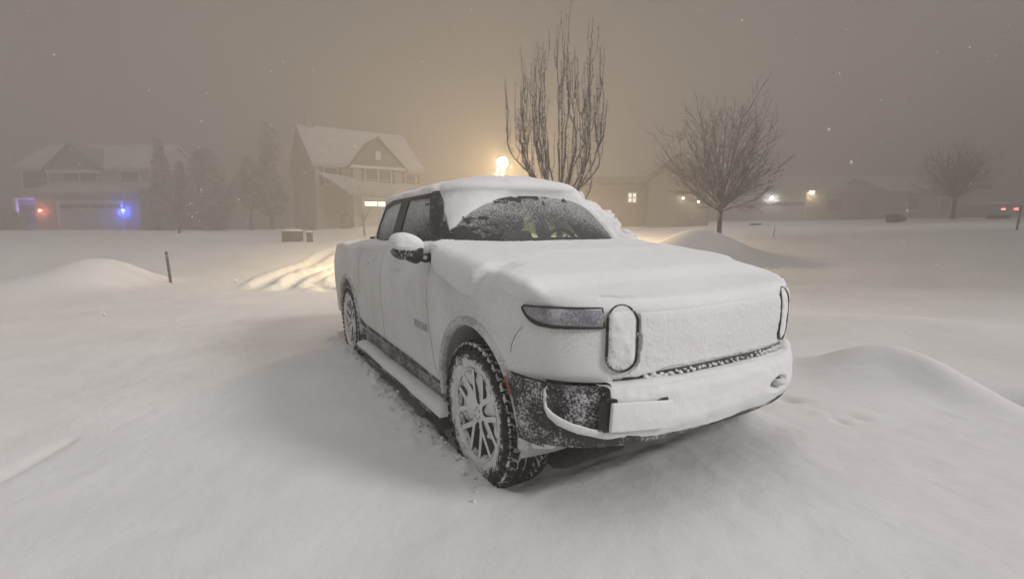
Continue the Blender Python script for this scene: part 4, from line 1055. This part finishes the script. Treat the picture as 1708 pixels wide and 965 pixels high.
def lamp_on(h, x, y, z, col, es, r=.10, power=0, name='wall_lamp'):
    m = MB(); m.box((x, y-.03, z+.02), (.12, .05, .26)); m.box((x, y-.12, z+.16), (.16, .18, .04)); q = m.build(name, SHUT, h)
    m = MB(); blob(m, (x, y-.13, z), r, 2, 6); m.build('bulb', em('lamp_glow', col, es), q, True)
    if power:
        l = bpy.data.lights.new('lamp_light', 'POINT'); l.energy = power; l.color = col; l.shadow_soft_size = .1; lo = bpy.data.objects.new('lamp_light', l); COL.objects.link(lo); lo.parent = h; lo.location = (x, y-.35, z)
# house A (left): two storeys, centre gable, garage with red and blue lamps
loc, a = frame_at(155, 44, .04); hA = empty('house', loc, a); tag(hA, 'faint two-storey house with a red and a blue lamp on its garage at far left', 'house')
m = MB(); gable_wall(m, -5.6, 6.0, .0, 8.5, 0, 5.6, 8.2); m.build('wall', SIDING, hA)
m = MB(); m.box((2.2, -1.1, 1.6), (8.8, 2.2, 3.2)); m.build('garage_wall', SIDING, hA)
m = MB(); gable_roof(m, -5.6, 6.0, 0, 8.5, 5.6, 8.2, .3); m.build('roof', ROOFS, hA)
m = MB(); m.add([(-2.4, -2.6, 3.15), (6.9, -2.6, 3.15), (6.9, .0, 4.25), (-2.4, 0, 4.25), (-2.4, -2.6, 3.4), (6.9, -2.6, 3.4), (6.9, 0, 4.5), (-2.4, 0, 4.5)], [(0, 1, 2, 3), (7, 6, 5, 4), (0, 4, 5, 1), (1, 5, 6, 2), (2, 6, 7, 3), (3, 7, 4, 0)]); m.build('garage_roof', ROOFS, hA)
m = MB(); m.add([(-2.3, -.6, 5.45), (2.3, -.6, 5.45), (0, -.6, 7.5), (-2.3, 3, 5.45), (2.3, 3, 5.45), (0, 3, 7.5)], [(0, 1, 2), (3, 5, 4), (0, 2, 5, 3), (1, 4, 5, 2), (0, 3, 4, 1)]); m.build('gable', STONE, hA)
m = MB(); gable_roof(m, -2.4, 2.4, -.6, 3.5, 5.55, 7.7, .14, False, .25); m.build('gable_roof', STONE, hA)
m = MB(); m.box((0, -.3, 5.35), (4.9, .7, .22)); m.build('cornice', WHITE, hA)
window(hA, -3.9, 0, 4.7, 2.2, 1.5); window(hA, -.0, 0, 4.6, 2.9, 1.7, panes=2); window(hA, 4.4, 0, 4.7, 1.6, 1.3)
sectional(hA, 2.4, -2.2, .1, 5.2, 2.4)
m = MB(); m.box((-4.2, -1.0, 3.05), (4.8, 2.4, .25)); m.build('porch_roof', ROOFS, hA)
for x_ in (-6.3, -4.0, -2.2):
    m = MB(); m.box((x_, -2.0, 1.5), (.22, .22, 3.0)); m.build('porch_post', WHITE, hA)
window(hA, -4.9, 0, 1.6, 1.5, 1.7)
m = MB(); m.box((-2.9, -.03, 1.2), (1.0, .06, 2.2)); m.build('front_door', SHUT, hA)
lamp_on(hA, -1.75, -2.2, 1.85, (1, .16, .12), 45, .12, 110); lamp_on(hA, 5.2, -2.2, 1.80, (.06, .12, 1), 70, .12, 300)
l = bpy.data.lights.new('porch_light', 'POINT'); l.energy = 420; l.color = (.32, .2, 1); l.shadow_soft_size = .2; lo = bpy.data.objects.new('porch_light', l); COL.objects.link(lo); lo.parent = hA; lo.location = (-3.3, -.9, 2.2)
# house B (middle): gable end to the left, front gable with a triple window
loc, a = frame_at(536, 40, .60); hB = empty('house', loc, a); tag(hB, 'pale two-storey gabled house with shuttered windows and a lit garage strip', 'house')
WB = 10.8; hB.scale = (.86, 1, 1)
m = MB(); gable_wall(m, -.0, WB, 0, 9.6, 0, 5.6, 9.2); m.build('wall', SIDING, hB)
m = MB(); gable_roof(m, 0, WB, 0, 9.6, 5.6, 9.2, .3); rf = m.build('roof', ROOFS, hB)
m = MB(); m.box((.9, 4.8, 9.6), (.8, .8, 1.1)); m.build('chimney', SIDING2, rf)
m = MB(); m.add([(3.2, -.8, 5.45), (8.6, -.8, 5.45), (5.9, -.8, 7.7), (3.2, 3, 5.45), (8.6, 3, 5.45), (5.9, 3, 7.7)], [(0, 1, 2), (3, 5, 4), (0, 2, 5, 3), (1, 4, 5, 2), (0, 3, 4, 1)]); m.build('gable', STONE, hB)
m = MB(); gable_roof(m, 3.2, 8.6, -.8, 3.5, 5.5, 7.85, .16, False, .3); m.build('gable_roof', STONE, hB)
m = MB(); m.box((5.9, -.75, 5.42), (5.8, .5, .22)); m.build('cornice', WHITE, hB)
m = MB(); m.box((5.9, -.86, 6.45), (.5, .1, .7)); m.build('gable_vent', WHITE, hB)
m = MB(); m.box((5.9, -.35, 4.3), (5.0, .7, 2.2)); m.build('bay_wall', SIDING, hB)
window(hB, 1.5, 0, 4.6, 1.2, 1.3, True); window(hB, 5.9, -.7, 4.4, 2.6, 1.7, True, panes=2); window(hB, 9.7, 0, 4.5, 1.1, 1.4, True)
m = MB(); m.box((6.6, -1.2, 1.6), (7.8, 2.4, 3.2)); m.build('garage_wall', SIDING, hB)
m = MB(); m.add([(2.2, -2.8, 2.9), (10.9, -2.8, 2.9), (10.9, .0, 4.0), (.3, 0, 4.6), (2.2, -2.8, 3.15), (10.9, -2.8, 3.15), (10.9, 0, 4.25), (.3, 0, 4.85)], [(0, 1, 2, 3), (7, 6, 5, 4), (0, 4, 5, 1), (1, 5, 6, 2), (2, 6, 7, 3), (3, 7, 4, 0)]); m.build('garage_roof', ROOFS, hB)
sectional(hB, 6.3, -2.4, .1, 5.2, 2.5, em('lit_pane', (1, .80, .52), 8))
m = MB(); m.box((-.03, 3.4, 1.9), (.06, .7, 1.0)); m.build('side_window', GLASSD, hB)
# house C (centre): long low house behind the two bare trees, one lit window
loc, a = frame_at(1045, 34, -.10); hC = empty('house', loc, a); tag(hC, 'long low house with one small lit window behind the bare trees', 'house')
m = MB(); gable_wall(m, -4.5, 2.4, 0, 7, 0, 3.1, 3.9); gable_wall(m, 1.2, 5.2, -1.0, 6, 0, 3.1, 4.9, False); m.build('wall', SIDING2, hC)
m = MB(); gable_roof(m, -4.5, 2.4, 0, 7, 3.1, 3.9, .12); gable_roof(m, 1.2, 5.2, -1., 6, 3.1, 4.9, .12, False); m.build('roof', STONE, hC)
window(hC, .25, 0, 2.15, .5, .6, lit=em('lit_window', (1, .92, .80), 1.4), panes=2)
lamp_on(hC, 3.45, -1.0, 2.0, (1, .82, .58), 26, .065, 12); lamp_on(hC, 4.45, -1.0, 1.75, (1, .82, .58), 26, .065, 12)
# house D: garage with bright lamps in the distance
loc, a = frame_at(1330, 56, -.25); hD = empty('house', loc, a); tag(hD, 'distant house with a white and a yellow lamp over its snowy drive', 'house')
m = MB(); gable_wall(m, -9, 6, 0, 9, 0, 3.4, 5.4); m.build('wall', SIDING, hD)
m = MB(); gable_roof(m, -9, 6, 0, 9, 3.4, 5.4, .25); m.build('roof', ROOFS, hD)
sectional(hD, -2.2, 0, .1, 4.8, 2.3)
window(hD, 3.2, 0, 1.9, 1.6, 1.3)
lamp_on(hD, -3.4, -.1, 2.75, (.95, 1., 1), 110, .14, 260); lamp_on(hD, .75, -.1, 3.35, (1, .82, .50), 170, .14, 420)
# house E: barely visible at far right
loc, a = frame_at(1510, 52, .15); hE = empty('house', loc, a); tag(hE, 'barely visible house in the murk left of the far right tree', 'house')
m = MB(); gable_wall(m, -3, 7, 0, 8, 0, 3.0, 4.8); m.build('wall', SIDING2, hE)
m = MB(); gable_roof(m, -3, 7, 0, 8, 3.0, 4.8, .25); m.build('roof', ROOFS, hE)
window(hE, 0, 0, 1.7, 1.5, 1.3); window(hE, 4, 0, 1.7, 1.5, 1.3)

# invented tall houses, added out of frame to shade the field at right
for (a_, c_, w_, lb) in ((15., 14.5, 13., 'tall made-up house out of view beyond the mound, added to shade the right field'), (24., 30., 14., 'wide made-up house out of view farther right, added to shade the field')):
    e1 = np.array([cos(SUN_AZ), sin(SUN_AZ)]); e2 = np.array([-sin(SUN_AZ), cos(SUN_AZ)]); q = e1*(a_+4)+e2*c_
    h = empty('house', (q[0], q[1], gz(*q)-.3), SUN_AZ+pi/2); tag(h, lb, 'house')
    m = MB(); gable_wall(m, -w_/2, w_/2, -4, 4, 0, 7.6, 11.5); m.build('wall', SIDING2, h)
    m = MB(); gable_roof(m, -w_/2, w_/2, -4, 4, 7.6, 11.5, .3); m.build('roof', ROOFS, h)
    for x_ in (-w_*.3, 0, w_*.3):
        for z_ in (2.0, 5.2): window(h, x_, -4, z_, 1.5, 1.4)

# ------------------------------------------------------------------ street lamp
c = along(840, 20.5); zl = CP[2]+(385-275)/FPX*20.5
gl_ = gz(*c); t = empty('street_lamp', (c[0], c[1], gl_)); tag(t, 'lit street lamp glowing orange behind the truck roof', 'street lamp')
m = MB(); m.tube([(0, 0, -.4), (0, 0, .4), (0, 0, .45), (0, 0, zl-gl_-.28)], [.09, .085, .055, .045], 12); m.lathe([(.045, zl-gl_-.30), (.10, zl-gl_-.26), (.12, zl-gl_-.20)], 16, axis='z'); m.build('pole', SHUT, t, True)
m = MB(); m.lathe([(.03, zl-gl_-.22), (.14, zl-gl_-.18), (.20, zl-gl_-.08), (.22, zl-gl_+.01), (.19, zl-gl_+.12), (.11, zl-gl_+.19), (.01, zl-gl_+.21)], 20, axis='z'); m.build('lamp_globe', em('sodium_glow', (1, .76, .42), 200), t, True)
m = MB(); m.lathe([(.10, zl-gl_+.22), (.07, zl-gl_+.25), (.02, zl-gl_+.27)], 20, axis='z'); m.lathe([(.10, zl-gl_+.22), (.001, zl-gl_+.22)], 20, axis='z'); m.build('lamp_cap', SHUT, t, True)
l = bpy.data.lights.new('street_light', 'SPOT'); l.energy = 7500; l.spot_size = R(165); l.spot_blend = .5; l.color = (1, .74, .40); l.shadow_soft_size = .25
lo = bpy.data.objects.new('street_light', l); COL.objects.link(lo); lo.parent = t; lo.location = (0, 0, zl-gl_-.45)
l = bpy.data.lights.new('street_light', 'POINT'); l.energy = 2300; l.color = (1, .72, .36); l.shadow_soft_size = .25; lo = bpy.data.objects.new('street_light', l); COL.objects.link(lo); lo.parent = t; lo.location = (0, 0, zl-gl_-.32)

# ------------------------------------------------------------------ small things
UB = plain('utility_green', (.055, .06, .045), .7)
def utility(px, dp, w, d_, h, lb, snow=True, lift=0):
    c = along(px, dp); z = gz(*c); t = empty('utility_box', (c[0], c[1], z), math.atan2(_r[1], _r[0])+.2); tag(t, lb, 'utility box')
    m = MB(); m.box((0, 0, h/2-.15), (w, d_, h+.3)); m.build('cabinet', UB, t, bevel=.02)
    m = MB(); m.box((0, 0, h-.01), (w+.05, d_+.05, .05)); m.build('cabinet_lid', UB, t, bevel=.01)
    if snow: m = MB(); m.box((0, 0, h+.06), (w+.02, d_+.02, .13), taper=.75); m.build('snow_cap', SNOW, t, True, bevel=.04, seg=3)
utility(494, 27, .95, .8, .55, 'wide green utility box capped with snow on the bank left of the truck'); utility(522, 26.5, .28, .3, .50, 'narrow utility post beside the wide green box')
utility(1480, 27, .50, .5, .42, 'square dark utility box on the snowfield left of the far right tree', False); utility(1495, 27.4, .26, .25, .22, 'small grey box beside the square dark utility box', False)
utility(1255, 30, .50, .4, .10, 'low dark box almost buried behind the truck hood', False); utility(1651, 27, .95, .5, .18, 'flat dark box almost buried near the right edge', False)
STK = frost_mat('stake', (.03, .035, .028), .35, 30, 8, .8, .1, (.6, .6, .55), .003)
def stake(px0, py0, px1, py1, dp, lb, w=.022, mat=STK, extra=False):
    c = along(px0, dp); z = gz(*c); u = _r*(px1-px0)/FPX*dp+_u*(py0-py1)/FPX*dp
    t = MB(); t.tube([(0, 0, 0)-np.array(u)*.3, tuple(u*.5), tuple(u)], [w, w, w*.95], 8); o = t.build('marker_stake', mat, None, False); o.location = (c[0], c[1], z); tag(o, lb, 'marker stake')
    return o
stake(286, 492, 278, 440, 13.2, 'dark driveway marker stake leaning in the snow left of the truck', .038)
stake(1684, 427, 1692, 386, 17.5, 'rough stake standing in the snow at the right edge', .035)
stake(1285, 406, 1288, 388, 20, 'thin short stake in the snowfield behind the truck hood', .015)
# parked car far right with tail lamps lit
c = along(1668, 46); cz_ = gz(*c); t = empty('parked_car', (c[0], c[1], cz_-.1), math.atan2(_r[1], _r[0])); tag(t, 'far car with red tail lamps lit, almost lost in the snow at right', 'car')
m = MB(); m.prism([(-.9, .35), (.9, .35), (.92, .8), (.85, 1.0), (.70, 1.5), (-.70, 1.5), (-.85, 1.0), (-.92, .8)], 0, 4.4); m.build('body', SIDING2, t, bevel=.08)
m = MB(); m.prism([(-.66, 1.02), (.66, 1.02), (.60, 1.42), (-.60, 1.42)], -.02, .02); m.build('rear_window', GLASSD, t)
m = MB(); m.box((0, 2.2, 1.56), (1.3, 3.2, .14), taper=.85); m.build('snow_cap', SNOW, t, bevel=.05)
for s in (-1, 1):
    for yy_ in (.8, 3.5):
        m = MB(); m.lathe([(.001, -.1), (.30, -.1), (.33, 0), (.30, .1), (.001, .1)], 20); m.v = [(s*.82+v[1], yy_+v[0], .33+v[2]) for v in m.v]; m.build('wheel', RUBBER, t, True)
    m = MB(); m.box((s*.62, -.03, .95), (.36, .06, .16)); m.build('tail_lamp', em('tail_glow', (1, .12, .10), 30), t, bevel=.02)

# ------------------------------------------------------------------ falling snow
rg = np.random.default_rng(21); n = 6500
P = np.stack([-16+24*rg.random(n), -14+34*rg.random(n), .3+6.5*rg.random(n)], -1); ok = (P[:, 2] > .3) & ~((np.abs(P[:, 1]) < 1.3) & (P[:, 0] < 1.2) & (P[:, 0] > -5) & (P[:, 2] < 2.1)) & (np.linalg.norm(P-CP, axis=1) > 1.0); P = P[ok]
s = .0018+.006*rg.random(len(P))**3.5; V = []; F = []
base = np.array([(1, 0, 0), (-1, 0, 0), (0, 1, 0), (0, -1, 0), (0, 0, 1.5), (0, 0, -1.5)]); ff = [(0, 2, 4), (2, 1, 4), (1, 3, 4), (3, 0, 4), (2, 0, 5), (1, 2, 5), (3, 1, 5), (0, 3, 5)]
V = (P[:, None, :]+base[None]*s[:, None, None]).reshape(-1, 3); F = (np.array(ff)[None]+(np.arange(len(P))*6)[:, None, None]).reshape(-1, 3)
o = link(npmesh('falling_snow', V, F), 'falling_snow', SNOW, None, False); tag(o, 'scattered snowflakes drifting through the night air', 'snowflakes', kind='stuff')

# ------------------------------------------------------------------ haze
m = MB(); zlo = -2.0; zhi = 15.0; RH = 700
m.box((-20, 10, (zlo+zhi)/2), (2*RH+500, 2*RH+500, zhi-zlo))
hz = m.build('haze', None); tag(hz, 'pale blowing snow filling the air', 'haze', kind='stuff')
hm = bpy.data.materials.new('haze'); hm.use_nodes = True; n = hm.node_tree; n.nodes.clear(); oo = n.nodes.new('ShaderNodeOutputMaterial'); pv = n.nodes.new('ShaderNodeVolumePrincipled')
pv.inputs['Density'].default_value = HAZE_DENSITY; pv.inputs['Color'].default_value = (*HAZE_COL, 1); pv.inputs['Anisotropy'].default_value = .0
n.links.new(pv.outputs[0], oo.inputs['Volume']); hz.data.materials.append(hm); hz.display_type = 'WIRE'
